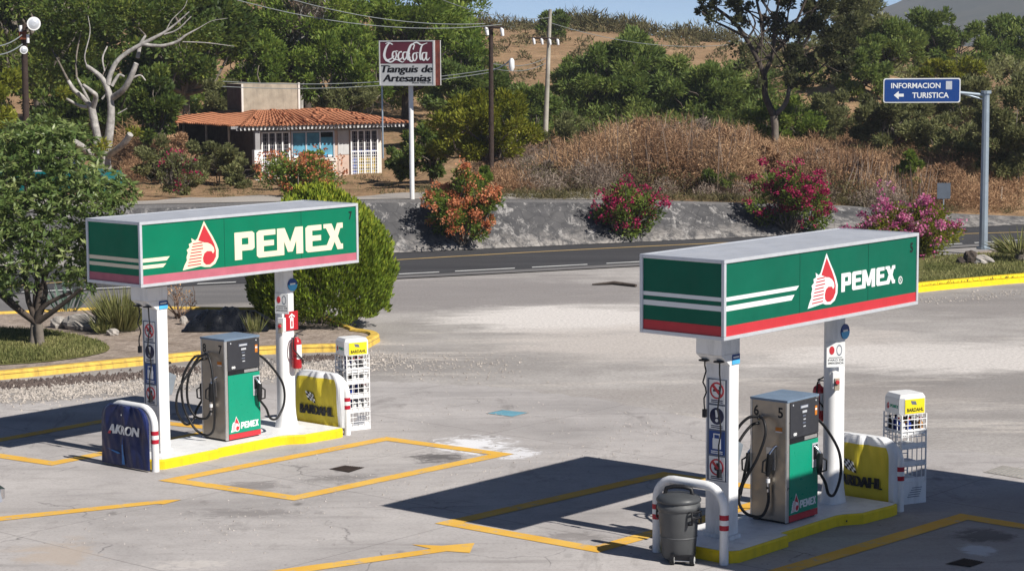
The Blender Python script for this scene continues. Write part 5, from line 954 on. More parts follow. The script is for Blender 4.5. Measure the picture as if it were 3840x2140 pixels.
# background trees, far to near
L_ = [('broadleaf_tree', 'vast dark evergreen filling the top left corner behind the pruned tree', (-260, -300, 330, 300), 100, 'leaf_dark', 24000, .30, .15, 60, .28, dict(tr=.4, base=120)),
 ('broadleaf_tree', 'dark evergreen crown just right of the pruned tree top', (290, -170, 640, 330), 98, 'leaf_dark', 22000, .28, .13, 46, .30, dict(tr=.3)),
 ('acacia_tree', 'fresh green tree crown above the shop tank, left of the drink sign', (590, -130, 960, 250), 104, 'leaf_mid', 20000, .26, .10, 44, .28, dict(tr=.25, tshift=.02)),
 ('acacia_tree', 'broad green tree crown directly behind the drink sign', (830, -60, 1215, 285), 112, 'leaf_mid', 22000, .26, .10, 46, .26, dict(tr=.25)),
 ('acacia_tree', 'green tree filling the gap between tank and drink sign', (740, 60, 1010, 300), 98, 'leaf_mid', 15000, .22, .09, 34, .28, dict(tr=.16)),
 ('acacia_tree', 'green tree behind the left end of the shop roof', (540, 70, 770, 300), 100, 'leaf_mid', 13000, .22, .09, 30, .28, dict(tr=.16)),
 ('broadleaf_tree', 'shaded dark tree low behind the pruned tree', (120, 120, 420, 380), 96, 'leaf_dark', 16000, .24, .12, 36, .30, dict(tr=.2)),
 ('acacia_tree', 'green tree at the edge of the dry slope right of the drink sign', (1060, 60, 1240, 300), 108, 'leaf_mid', 11000, .24, .09, 28, .30, dict(tr=.16)),
 ('acacia_tree', 'flat topped acacia high on the slope behind the spreading one', (1440, 72, 1720, 230), 120, 'leaf_acacia', 12000, .28, .08, 34, .26, dict(tr=.15, up=.05, flatz=.6)),
 ('acacia_tree', 'light olive tree right of the tall dark tree above the blue sign', (2120, 20, 2330, 240), 116, 'leaf_acacia', 12000, .26, .08, 34, .27, dict(tr=.15, tshift=.1)),
 ('broadleaf_tree', 'dark tree top at the upper edge left of the open sky', (1020, -160, 1225, 42), 130, 'leaf_dark', 7000, .30, .14, 18, .34, dict(tr=.3)),
 ('acacia_tree', 'small tree on the ridge behind the leaning pole', (1350, 26, 1440, 100), 168, 'leaf_acacia', 3200, .34, .13, 10, .36, dict(tr=.12)),
 ('acacia_tree', 'dark green spreading acacia right of the leaning pole', (1345, 85, 1770, 345), 112, 'leaf_acacia', 34000, .30, .08, 80, .22, dict(tr=.22, up=.05, flatz=.6, shell=.42)),
 ('acacia_tree', 'low acacia between the spreading one and the tall dark tree', (1610, 150, 1960, 350), 106, 'leaf_acacia', 22000, .28, .08, 56, .24, dict(tr=.18, up=.05, flatz=.6, shell=.42)),
 ('acacia_tree', 'dark green crown low behind the yellow green tree', (1040, 140, 1330, 330), 100, 'leaf_acacia', 12000, .24, .09, 30, .27, dict(tr=.18)),
 ('acacia_tree', 'faded olive tree behind the crown of the tall dark tree', (2030, -60, 2280, 230), 118, 'leaf_olive', 16000, .26, .09, 36, .28, dict(tr=.2)),
 ('acacia_tree', 'rounded dark green tree above the blue sign', (2230, 8, 2510, 215), 128, 'leaf_acacia', 15000, .28, .10, 36, .28, dict(tr=.2)),
 ('acacia_tree', 'blue green tree at the upper right edge under the mountain', (2440, 35, 2660, 230), 135, 'leaf_acacia', 12000, .30, .11, 30, .28, dict(tr=.2)),
 ('acacia_tree', 'yellow green bush like tree above the right end of blue sign', (2290, 125, 2490, 240), 105, 'leaf_yellow', 6000, .22, .09, 18, .30, dict(tr=.1)),
 ('acacia_tree', 'deep green tree left of the blue sign over the red slope', (2090, 110, 2260, 250), 108, 'leaf_acacia', 7000, .24, .09, 18, .32, dict(tr=.12)),
 ('thorn_bush', 'dark thorny thicket under the blue sign', (2110, 235, 2370, 390), 88, 'leaf_olive', 12000, .20, .08, 30, .28, dict(tr=.07, tshift=-.22, stems=3)),
 ('thorn_bush', 'grey green thorny thicket left of the grey sign post', (2240, 270, 2500, 460), 83, 'leaf_olive', 11000, .17, .07, 30, .28, dict(tr=.06, stems=3)),
 ('thorn_bush', 'tall grey olive thicket at the right edge of the picture', (2440, 165, 2680, 490), 80, 'leaf_olive', 18000, .17, .075, 44, .24, dict(tr=.07, stems=3, tshift=-.1)),
 ('thorn_bush', 'green bush at the foot of the tall dark tree', (1860, 245, 2090, 375), 92, 'leaf_mid', 10000, .17, .06, 30, .28, dict(tr=.06, stems=3)),
 ('thorn_bush', 'olive bush right of the foot of the tall dark tree', (2010, 225, 2200, 370), 93, 'leaf_olive', 9000, .17, .06, 26, .30, dict(tr=.05, stems=3, tshift=-.08)),
 ('thorn_bush', 'grey green bush between the leaning pole and the dry brush', (1345, 280, 1500, 420), 88, 'leaf_olive', 6000, .16, .06, 20, .30, dict(tr=.05, stems=3)),
 ('thorn_bush', 'brown leaved bush behind the right half of the blue sign', (2330, 180, 2520, 330), 97, 'leaf_olive', 9000, .18, .07, 26, .30, dict(tr=.05, stems=3)),
 ('acacia_tree', 'green tree left of the leaning pole below the dry slope', (1230, 200, 1420, 400), 98, 'leaf_acacia', 9000, .24, .08, 26, .30, dict(tr=.12)),
 ('thorn_bush', 'small dark green bush in front of the dry brush, right of centre', (1745, 420, 1860, 480), 72, 'leaf_acacia', 2200, .12, .05, 10, .36, dict(tr=.03, stems=2)),
 ('thorn_bush', 'small bright green bush among the fence posts', (2250, 375, 2330, 475), 75, 'leaf_mid', 2600, .13, .06, 10, .36, dict(tr=.03, stems=2)),
 ('thorn_bush', 'olive bush left of the shop roof', (490, 190, 640, 320), 92, 'leaf_olive', 6000, .18, .07, 18, .30, dict(tr=.06, stems=3)),
 ('thorn_bush', 'grey green bush behind the roof right of the tank', (780, 205, 960, 300), 96, 'leaf_olive', 7000, .18, .07, 20, .30, dict(tr=.06, stems=3)),
 ('acacia_tree', 'yellow green tree with dense dark shade right of the drink sign', (1045, 225, 1415, 440), 75, 'leaf_yellow', 20000, .17, .06, 40, .27, dict(tr=.14, base=1235, low=-.5, tshift=-.02)),
 ('broadleaf_tree', 'dark leafy tree beside the shop wall, under the yellow green tree', (1000, 300, 1180, 460), 79, 'leaf_dark', 7000, .17, .08, 18, .32, dict(tr=.09)),
 ('broadleaf_tree', 'dense dark tree between the pruned tree and the shop roof', (300, 140, 470, 390), 86, 'leaf_dark', 12000, .20, .10, 26, .30, dict(tr=.12)),
 ('broadleaf_tree', 'yellow green tree at the left edge behind the lamp pole', (-120, 130, 60, 420), 76, 'leaf_yellow', 10000, .18, .09, 24, .32, dict(tr=.12)),
 ('broadleaf_tree', 'dark tree right of the left lamp pole', (60, 200, 260, 420), 92, 'leaf_dark', 10000, .22, .11, 24, .32, dict(tr=.15)),
 ('climbing_shrub', 'open leafy shrub growing under the left eave of the shop', (465, 325, 640, 460), 80.5, 'leaf_olive', 3600, .15, .09, 20, .24, dict(tr=.025, stems=4)),
 ('thorn_bush', 'scrubby bush at the corner of the shop porch', (545, 390, 660, 490), 77, 'leaf_olive', 3000, .13, .06, 14, .28, dict(tr=.03, stems=4)),
 ('thorn_bush', 'brown green bush between the shop and the pruned tree', (330, 350, 480, 480), 79, 'leaf_olive', 5000, .14, .06, 20, .3, dict(tr=.03, stems=4, tshift=.08)),
 ('thorn_bush', 'dark green bush beside the right end of the shop', (960, 340, 1060, 470), 81, 'leaf_acacia', 3600, .15, .07, 14, .32, dict(tr=.04, stems=3)),
 ('flowering_shrub', 'green shrub growing in front of the shop window', (660, 370, 850, 480), 76, 'leaf_mid', 2600, .12, .06, 16, .26, dict(tr=.03, stems=4)),
 ('thorn_bush', 'low green bush left of the shop porch with pink blooms', (390, 380, 520, 500), 72, 'leaf_olive', 5000, .12, .05, 18, .30, dict(tr=.03, stems=4)),
 ('thorn_bush', 'slim bright green shrub behind the orange flowers', (1165, 415, 1235, 500), 68.5, 'leaf_mid', 2200, .13, .07, 9, .36, dict(tr=.03, stems=3))]
for i, (nm, lab, box, Y, m, nl, ln, wd, nc, crr, kw) in enumerate(L_):
    px_tree(nm, lab, box, Y, m, 20+i, nl, ln, wd, nc, crr, cat='bush' if 'bush' in nm or 'shrub' in nm else 'tree', bark='bark_grey' if Y < 102 else 'bark_dark', **kw)
for i, (x0, y0, x1, y1, Y) in enumerate([(1330, 400, 1420, 490, 73), (1440, 330, 1560, 470, 78), (1560, 290, 1680, 440, 80), (1660, 280, 1800, 450, 79), (1760, 300, 1890, 460, 77), (1880, 360, 1990, 480, 74), (2000, 370, 2100, 480, 76), (2110, 380, 2230, 490, 75), (2320, 400, 2430, 490, 77), (1500, 400, 1600, 490, 73), (1640, 390, 1740, 490, 73), (380, 330, 480, 440, 84)]):
    px_tree('dry_shrub', 'dry brown twiggy shrub standing in the brush on the slope', (x0, y0, x1, y1), Y, 'brush_brown' if i % 3 else 'brush_grey', 60+i, 5000, .12, .045, 18, .36, 'twig', .035, low=-.95, cat='bush', group='dry shrubs on the slope', stems=5, twigs=2, tshift=-.12+.07*(i % 4))
# far thicket between the single trees: reads as one mass
def mass(name, lab, spots, m, n, ln, wd, seed):
    rng = np.random.default_rng(seed); C, R = [], []
    for px, py, Y, r in spots: C.append(P(px, py, Y)); R.append(r*Y/5366)
    tag(leafcloud(name, np.array(C), np.array(R), n, ln, wd, m, None, seed, spread=.2), lab, 'thicket', kind='stuff')
rq = np.random.default_rng(41); zc = lambda px, Y, lo, hi: (px, 103+(6.22-float(tz((px-1288)/5366*Y, Y))-rq.uniform(lo, hi))*5366/Y, Y, rq.uniform(24, 42))
mass('hillside_thicket', 'mid green thicket filling the gaps behind the trees on the left hillside', [zc(rq.uniform(380, 1215), rq.uniform(112, 122), .4, 8.0) for _ in range(230)], 'leaf_mid', 38000, .26, .10, 42)
mass('hillside_thicket', 'dark green thicket filling the gaps behind the trees at far left', [zc(rq.uniform(-60, 520), rq.uniform(104, 112), .4, 8.0) for _ in range(140)], 'leaf_dark', 24000, .26, .12, 43)
mass('hillside_thicket', 'olive thicket on the slope behind the blue road sign', [zc(rq.uniform(1880, 2600), rq.uniform(120, 130), .3, 3.2) for _ in range(90)]+[zc(rq.uniform(2240, 2600), rq.uniform(96, 106), .3, 2.2) for _ in range(40)], 'leaf_olive', 20000, .24, .09, 44)
mass('hillside_thicket', 'low green thicket at the foot of the dry slope behind the brush', [zc(rq.uniform(1180, 2060), rq.uniform(97, 112), .2, 1.8) for _ in range(130)]+[zc(rq.uniform(1400, 1860), rq.uniform(108, 126), .3, 1.6) for _ in range(60)], 'leaf_acacia', 30000, .22, .07, 45)
# the tall dark tree with open limbs
rng = np.random.default_rng(77); Yt = 90.0; bb = P(1951, 355, Yt); bb[2] = float(tz(bb[0], Yt)); k = thing('broadleaf_tree', 'tall dark tree with forked limbs standing against the sky', 'tree', loc=tuple(bb)); mb = MB(); Q = lambda px, py, dy=0: P(px, py, Yt+dy)
path = lambda pts, r, m='bark_dark', kk=8: mb.tube(catmull([Q(*p) for p in pts], 4), list(np.linspace(r[0], r[1], (len(pts)-1)*4+1)), m, kk)
mb.tube([bb-Z3*.1, Q(1950, 320), Q(1947, 292)], [.17, .15, .16], 'bark_grey', 9)
path([(1947, 292), (1925, 240), (1922, 190), (1890, 120), (1850, 60), (1800, 20)], (.15, .06)); path([(1947, 292), (1975, 262), (1985, 225), (1990, 180, 1), (2020, 120, 1), (2050, 60, 1)], (.11, .05), 'bark_grey')
path([(1922, 190), (1945, 130), (1950, 60), (1960, 0)], (.10, .05)); path([(1900, 140), (1920, 80), (1905, 10), (1900, -40)], (.09, .04)); path([(1870, 90), (1830, 70), (1790, 50), (1765, 30)], (.06, .025)); path([(1925, 150), (1980, 100), (2010, 40), (2040, -30)], (.09, .04)); path([(1850, 60), (1860, 10), (1850, -40)], (.05, .03)); path([(1985, 225), (2040, 190), (2090, 150)], (.06, .03)); path([(1880, 100), (1900, 60), (1880, 20)], (.05, .025))
hl = [(1780, 10, 34), (1830, -20, 40), (1800, 45, 22), (1870, 10, 42), (1900, -40, 55), (1850, -70, 50), (1950, -30, 60), (2010, -50, 65), (2070, -20, 62), (2110, 40, 55), (2060, 60, 60), (2000, 50, 62), (2090, 110, 55), (2030, 130, 60), (1975, 100, 45), (2060, 170, 50), (2110, 180, 40), (2010, 195, 40), (1945, 60, 36), (1855, 125, 22), (1870, 45, 26), (2130, -10, 40), (1870, 165, 20), (1905, 210, 18), (2130, 110, 34)]
C = np.array([Q(x, y, rng.uniform(-1.6, 1.6)) for x, y, r in hl]); R = np.array([r*Yt/5366 for x, y, r in hl])
for c in C: j = rng.integers(0, 1); limb(mb, rng, Q(1950+rng.uniform(-40, 40), 110+rng.uniform(-60, 60)), c, .04, .015, 'bark_dark', .12, 4, 5)
mb.build('trunk', k); C2, R2 = [], []
for c, r in zip(C, R):
    for _ in range(7): C2.append(c+unit(rng, 1)[0]*r*.75); R2.append(r*rng.uniform(.25, .45))
leafcloud('crown', np.array(C2), np.array(R2), 17000, .19, .10, 'leaf_black', k, 78, tshift=-.05)
# pruned pale tree
Yp = 78.0; bb = P(264, 405, Yp); bb[2] = float(tz(bb[0], Yp)); k = thing('pruned_tree', 'pale bare tree with sawn off limbs in front of the dark crowns', 'tree', loc=tuple(bb)); mb = MB(); rng = np.random.default_rng(3)
def zp(pts, r, dys=None, mt='bark_pale'):
    q = [P(x*.3331, y*.3331, Yp+(dys[i] if dys else 0)) for i, (x, y) in enumerate(pts)]; cc = catmull(q, 4); mb.tube(cc, list(np.interp(np.linspace(0, 1, len(cc)), np.linspace(0, 1, len(r)), np.array(r)*.78*.3331*Yp/5366/2)), mt if not (dys and dys[-1] >= 1) else 'bark_grey', 10)  # limbs set far back get grey bark: shade among leaves put into colour
mb.tube([bb-Z3*.2, P(262, 395, Yp)], [.30, .24], 'bark_pale', 10)
zp([(775, 1200), (740, 1050), (705, 880), (690, 800)], [76, 74, 76, 70]); zp([(690, 810), (640, 750), (560, 680), (515, 610)], [60, 50, 44, 36]); zp([(670, 760), (620, 660), (582, 590)], [30, 24, 20]); zp([(700, 820), (725, 730), (690, 690), (630, 645)], [56, 48, 42, 34], [0, -.3, -.5, -.3]); zp([(660, 810), (600, 800), (500, 745)], [40, 32, 26])
zp([(800, 1190), (825, 1020), (840, 860), (830, 730), (800, 640)], [86, 84, 74, 62, 58]); zp([(800, 640), (760, 580), (700, 530), (655, 500)], [54, 48, 40, 36]); zp([(815, 640), (835, 560), (880, 470), (960, 400), (1080, 330), (1160, 290), (1250, 240), (1330, 180), (1430, 90)], [54, 50, 46, 44, 40, 34, 26, 18, 10]); zp([(1085, 335), (1150, 345), (1240, 345), (1340, 315), (1400, 270), (1500, 215)], [38, 34, 32, 28, 22, 12]); zp([(1380, 318), (1560, 325), (1770, 352)], [12, 10, 6]); zp([(1240, 262), (1340, 225), (1445, 125)], [18, 14, 8]); zp([(850, 740), (930, 680), (985, 590), (1030, 480)], [64, 60, 58, 50], [0, -.4, -.6, -.7]); zp([(845, 650), (880, 590), (905, 565), (940, 580)], [36, 32, 26, 20]); zp([(1000, 590), (1060, 570), (1100, 610)], [22, 18, 12]); zp([(1040, 440), (1060, 340), (1100, 270)], [40, 36, 24], [.4, .5, .6]); zp([(800, 1190), (880, 1130), (940, 1080), (985, 1015)], [66, 60, 62, 64], [0, -.5, -.8, -1]); zp([(735, 1215), (620, 1110), (520, 1050)], [70, 66, 60], [-.3, -1.0, -1.5]); zp([(780, 1190), (720, 1080), (690, 1040)], [44, 48, 52], [-.3, -.6, -.7]); zp([(890, 860), (960, 820)], [14, 10]); zp([(770, 750), (800, 710)], [20, 16])
zp([(580, 590), (575, 450), (600, 300), (640, 150), (690, -20)], [20, 17, 15, 12, 9], [0, .5, 1, 1, 1]); zp([(515, 610), (450, 480), (380, 330), (420, 200), (500, 0)], [26, 18, 15, 14, 10], [0, 1, 2, 2.5, 3]); zp([(1100, 270), (1045, 200), (1075, 110), (1090, -10)], [18, 16, 13, 9], [.6, 1, 1, 1]); zp([(655, 500), (640, 420), (680, 250), (665, 120)], [16, 13, 10, 6]); zp([(1250, 240), (1300, 150), (1390, 60), (1420, -20)], [12, 9, 7, 4]); zp([(1500, 215), (1600, 160), (1720, 140)], [9, 6, 4]); zp([(790, 540), (775, 440), (810, 350)], [14, 18, 14], [.3, .4, .5])
mb.build('trunk', k); C = np.array([P(x*.3331, y*.3331, Yp-.6) for x, y in ((740, 1130), (1020, 1000), (780, 1100), (470, 700))]); 
rp_ = np.random.default_rng(66); cq = [(x+rp_.uniform(-70, 70), y+rp_.uniform(-60, 60)) for x, y in ((330, 420), (420, 330), (520, 280), (470, 180), (600, 180), (640, 330), (690, 100), (560, 60), (380, 100), (800, 60), (930, 90), (1060, 60), (1150, 160), (1240, 60), (1350, 230), (1480, 260), (1560, 180), (1440, 60), (1180, 240), (300, 300), (870, 200), (330, 560), (420, 620))+() for _ in range(3)]
leafcloud('crown', np.array([P(x*.3331, y*.3331, Yp+rp_.uniform(.6, 2.6)) for x, y in cq]), np.array([rp_.uniform(.35, .75) for _ in cq]), 9000, .17, .085, 'leaf_dark', k, 67, tshift=.05)
for i in range(4): leafcloud('shoots', C[i:i+1], .3, 140, .16, .07, 'leaf_yellow', k, 5+i)
# leafless tree over the shop
rng = np.random.default_rng(31); Yl = 103.0; bb = PT(760, Yl); k = thing('leafless_tree', 'leafless grey tree crown at the top edge above the shop', 'tree', loc=tuple(bb)); mb = MB()
for i in range(5): a = P(760+rng.uniform(-45, 45), 110, Yl); limb(mb, rng, P(765, 150, Yl), a, .09, .06, 'bark_pale'); 
limb(mb, rng, bb, P(765, 150, Yl), .15, .10, 'bark_pale', .05)
ps, ds = [], []
for i in range(26):
    a = P(760+rng.uniform(-45, 45), 105, Yl+rng.uniform(-1, 1)); e_ = P(760+rng.uniform(-70, 75), rng.uniform(-40, 60), Yl+rng.uniform(-1.2, 1.2)); limb(mb, rng, a, e_, .05, .015, 'bark_pale', .15, 4, 4)
    for j in range(110): t = rng.uniform(.35, 1.1); ps.append(a+(e_-a)*t+unit(rng, 1)[0]*.12); ds.append((e_-a)/np.linalg.norm(e_-a)*.5+unit(rng, 1)[0]+np.array([0, 0, .4]))
mb.build('trunk', k); leaf_mesh('twigs', np.array(ps), np.array(ds), .45, .022, rng.normal(.45, .2, len(ps)), 'brush_grey', k, rng)
# bougainvilleas on the bank
def bougain(lab, box, Y, fm, seed, nl, nf, z=None, lm='leaf_mid', cat='bush', base=None):
    x0, y0, x1, y1 = box; mp = Y/5366; rng = np.random.default_rng(seed); c = P((x0+x1)/2, y0*.55+y1*.45, Y); rad = np.array([(x1-x0)/2*mp, (x1-x0)/2*mp*.7, (y1-y0)/2*mp]); b = P((x0+x1)/2 if base is None else base, y1-2, Y); k = thing('bougainvillea', lab, cat, loc=tuple(b)); mb = MB()
    C = clumps(rng, c, rad*.92, 40, -.85, .45); C = np.array([q for q in C if not (q[2] < b[2]+.12)]); R = rad[0]*.33*rng.uniform(.7, 1.2, len(C))
    tips = []
    for q in C:
        limb(mb, rng, b, q, .03, .012, 'bark_grey', .15, 5, 5)
        for _ in range(2): t = q+(q-b)/np.linalg.norm(q-b)*rng.uniform(.1, .5)*rad[0]*.8+unit(rng, 1)[0]*.12; limb(mb, rng, q, t, .010, .005, 'bark_grey', .1, 3, 4); tips.append(t)
    mb.build('stem', k); leafcloud('foliage', C, R, int(nl*1.6), .11, .055, lm, k, seed+1, tshift=-.05); tips = np.array(tips); C2 = np.vstack([C+rng.normal(size=C.shape)*R[:, None]*.6, tips]); R2 = np.concatenate([R*.7, np.full(len(tips), .13)])
    idx = rng.choice(len(C2), int(nf*1.5)//9); d = unit(rng, len(idx)); d[:, 2] = abs(d[:, 2])*.8+.05*d[:, 2]; d[:, 1] -= .25; cen = C2[idx]+d*R2[idx][:, None]*rng.uniform(.75, 1.1, len(idx))[:, None]
    pos = np.repeat(cen, 9, 0)+rng.normal(size=(len(idx)*9, 3))*.045; leaf_mesh('flowers', pos, unit(rng, len(pos)), .075, .065, np.repeat(rng.normal(.45, .2, len(idx)), 9)+rng.normal(0, .1, len(pos)), fm, k, rng); return k
bougain('orange flowering bougainvillea beside the drink sign pole', (1068, 440, 1262, 622), 63.9, 'flower_orange', 51, 5500, 4200)
bougain('loose crimson bougainvillea in the middle of the stone bank', (1468, 468, 1670, 606), 66.0, 'flower_pink', 52, 3000, 2000)
bougain('tall dense crimson bougainvillea behind the right sign box', (1880, 425, 2092, 600), 68.0, 'flower_pink', 53, 4200, 3600)
bougain('wide mixed pink and white bougainvillea near the kerb at right', (2135, 540, 2425, 655), 60.0, 'flower_magenta', 54, 8000, 4200, lm='leaf_yellow', base=2325)
bougain('pale orange flowering shrub in front of the shop, left part hidden by the sign', (655, 405, 870, 512), 66.0, 'flower_orange', 55, 3000, 1500)
bougain('small bush with pink blooms left of the shop path', (395, 395, 500, 490), 70.0, 'flower_pink', 56, 1500, 350, lm='leaf_olive')
# dry brush covering the slope: nobody could count it
def brush(name, lab, spots, m, seed, hgt=(.6, 1.6), per=420, ln=.30, wd=.017, rad=1.0, flake=.0):
    rng = np.random.default_rng(seed); ps, ds, tn, ll = [], [], [], []
    for (x, y, s, *hh) in spots:
        n = int(per*s*(1 if not hh else .6+.5*hh[0])); a = rng.random(n)*2*math.pi; r = np.sqrt(rng.random(n))*rad*s; h = rng.random(n)**.8*(hh[0] if hh else rng.uniform(*hgt)*s)*(1-.55*(r/(rad*s))**2)
        qx, qy = x+np.cos(a)*r, y+np.sin(a)*r; ps.append(np.stack([qx, qy, tz(qx, qy)+h], 1)); ds.append(np.stack([np.cos(a)*.45*r, np.sin(a)*.45*r, np.full(n, .55)], 1)+rng.normal(size=(n, 3))*.62); tn.append(rng.normal(rng.normal(.45, .17), .2, n)); ll.append(np.full(n, s))
    ps, ds, tn, ll = np.vstack(ps), np.vstack(ds), np.concatenate(tn), np.concatenate(ll); fk = rng.random(len(ps)) < flake; ds = np.where(fk[:, None], rng.normal(size=ds.shape), ds); o = leaf_mesh(name, ps, ds, np.where(fk, .065, ln*ll)*rng.uniform(.5, 1.3, len(ps)), np.where(fk, .032, wd)*rng.uniform(.6, 1.4, len(ps)), tn, m, None, rng, .02); return tag(o, lab, 'brush', kind='stuff')
def scat(rng, n, px, Y, s): 
    o = []
    for _ in range(n): y = rng.uniform(*Y); x = (rng.uniform(*px)-1288)/5366*y; o.append((x, y, rng.uniform(*s)))
    return o
rng = np.random.default_rng(90)
sp = []
for _ in range(150):
    y = rng.uniform(72.5, 88); px = rng.uniform(1290, 2340); x = (px-1288)/5366*y; ys = np.interp(px, [1290, 1350, 1450, 1550, 1650, 1750, 1850, 1910, 1950, 2050, 2150, 2340], [440, 415, 340, 300, 280, 290, 315, 345, 365, 365, 370, 420])
    sp.append((x, y, rng.uniform(.8, 1.25), max(.25, (6.22-(ys-103)*y/5366-float(tz(x, y)))*rng.choice([.5, .7, .85, .95, 1.0]))))
sp += [(x, y, s, .5+s*.6) for x, y, s in scat(rng, 110, (1280, 2420), (87, 104), (.8, 1.3))]
brush('dry_brush', 'brown dry brush covering the slope above the bank', sp, 'brush_brown', 91, (1.0, 1.7), 1700, flake=.55)
sp = [(x, y, s, 1.0) for x, y, s in scat(rng, 120, (1320, 2300), (71, 88), (.35, .9))]
brush('green_brush', 'faded green weeds mixed into the dry brush', sp, 'scrub', 96, (.8, 1.3), 420, .22, .03)
sp = [(x, y, s, hh) for x, y, s, hh in [(x, y, .5, max(.3, (6.22-(np.interp(1288+5366*x/y, [1290, 1350, 1450, 1550, 1650, 1750, 1850, 1910, 1950, 2050, 2150, 2340], [440, 415, 335, 292, 270, 280, 305, 340, 362, 362, 365, 415])-103)*y/5366-float(tz(x, y)))) ) for x, y, s in scat(rng, 130, (1380, 2300), (72.5, 82), (.4, .8))]]
rs2 = np.random.default_rng(97); st_p, st_d, st_l = [], [], []
for x, y, s, hh in sp:
    for _ in range(9): q = rs2.normal(0, .5, 2); st_p.append((x+q[0], y+q[1], float(tz(x+q[0], y+q[1])))); st_d.append(np.array([0, 0, 1])+rs2.normal(size=3)*.16); st_l.append(hh*rs2.uniform(.5, 1.05))
tag(leaf_mesh('dry_stalks', np.array(st_p), np.array(st_d), np.array(st_l), .05, rs2.normal(.35, .25, len(st_p)), 'brush_grey', None, rs2, .02), 'thin upright dead stalks standing in the dry brush', 'brush', kind='stuff')
sp = scat(rng, 34, (1480, 1900), (71.5, 77), (.5, 1.1))+scat(rng, 26, (1330, 2250), (70.5, 74), (.35, .8))+scat(rng, 12, (1300, 1480), (76, 90), (.7, 1.1))
brush('grey_brush', 'grey leafless twigs along the foot of the slope', sp, 'brush_grey', 92, (.9, 1.6), 1300, flake=.35)
sp = scat(rng, 26, (2220, 2560), (74, 86), (.5, 1.1))+scat(rng, 18, (340, 480), (78, 92), (.6, 1.1))+scat(rng, 16, (1200, 1330), (70, 78), (.4, .8))+scat(rng, 14, (370, 470), (86, 94), (1.2, 1.9))
brush('dry_brush', 'dry reddish brush by the shop and the right fence', sp, 'brush_brown', 93, (.8, 1.5), 1900, flake=.5)
sp = scat(rng, 260, (1130, 2200), (120, 186), (.25, .5))+scat(rng, 40, (1150, 1960), (180, 192), (.35, .7))+scat(rng, 40, (1400, 1640), (186, 194), (.75, 1.2))+scat(rng, 16, (1690, 1850), (182, 190), (.6, 1.0))+scat(rng, 16, (1180, 1420), (186, 194), (.5, .8))
brush('hill_scrub', 'dry grey green scrub scattered over the far hillside', sp, 'scrub', 94, (.9, 1.6), 150, .75, .09, 1.3)
sp = scat(rng, 120, (1050, 2260), (66, 72), (.25, .5))+scat(rng, 80, (2050, 2600), (72, 80), (.25, .5))+scat(rng, 60, (330, 1000), (70, 82), (.2, .45))
sp = [(x, max(y, float(ytop(x))+.5+rng.random()*4), s) for x, y, s in sp]; sp += [(x, float(ytop(x))+rng.uniform(.35, 1.6), rng.uniform(.25, .45)) for x in rng.uniform(-1.5, 15, 260)]; brush('dry_grass', 'straw coloured grass along the top of the bank', sp, 'scrub', 95, (.3, .8), 120, .5, .018, .9)
# planter plants and stones
def blades(name, lab, cat, c, n, h, spread, m, seed, wd=.02, stiff=.8, kind=None):
    rng = np.random.default_rng(seed); a = rng.random(n)*6.283; r = np.sqrt(rng.random(n))*spread; ps = np.stack([c[0]+np.cos(a)*r*.5, c[1]+np.sin(a)*r*.5, np.full(n, c[2])], 1); ds = np.stack([np.cos(a)*r*1.2, np.sin(a)*r*1.2, np.full(n, stiff)], 1)+rng.normal(size=(n, 3))*.12
    o = leaf_mesh(name, ps, ds, h*rng.uniform(.6, 1.15, n), wd, rng.normal(.5, .2, n), m, None, rng, .03, loc=c); return tag(o, lab, cat, kind=kind)
g = lambda px, py, z=.11: tuple(G(px, py, z))
blades('agave', 'spiky blue green agave next to the stones in the left planter', 'agave', g(168, 783), 34, .75, .5, 'agave', 1, .06); blades('ornamental_grass', 'dense tuft of upright grass left of the near column', 'grass', g(308, 832), 900, .95, .55, 'grass_blade', 2, .022); blades('ornamental_grass', 'low pale grass tuft in front of the stones', 'grass', g(265, 838), 160, .4, .4, 'grass_blade', 3, .02); blades('ornamental_grass', 'thin grass tuft beside the black tarpaulin', 'grass', g(640, 838), 110, .45, .25, 'grass_blade', 4, .015)
blades('palm_shrub', 'small spiky palm by the road post rocks at the right edge', 'palm', (*G(2566, 655, .16)[:2], .35), 260, .75, .8, 'grass_blade', 6, .04, .5)
mb = MB(); q = np.array(g(2566, 655, .16)); mb.tube([q, q+Z3*.3], [.14, .12], 'bark_grey', 9); tag(mb.build('palm_stump', loc=tuple(q)), 'short palm trunk under the spiky palm at the right edge', 'stump')
rng = np.random.default_rng(17); q = np.array(g(450, 800)); k = thing('dry_shrub', 'leafless reddish shrub behind the near column of left island', 'shrub', loc=tuple(q)); mb = MB()
for i in range(16): limb(mb, rng, q+X3*rng.uniform(-.1, .1), q+np.array([rng.uniform(-.35, .45), rng.uniform(-.2, .2), rng.uniform(.4, .85)]), .014, .006, 'twig', .15, 5, 5)
mb.build('stem', k); C = q+np.stack([rng.uniform(-.3, .4, 14), rng.uniform(-.2, .2, 14), rng.uniform(.2, .8, 14)], 1); leafcloud('foliage', C, .10, 260, .06, .03, 'brush_brown', k, 18)
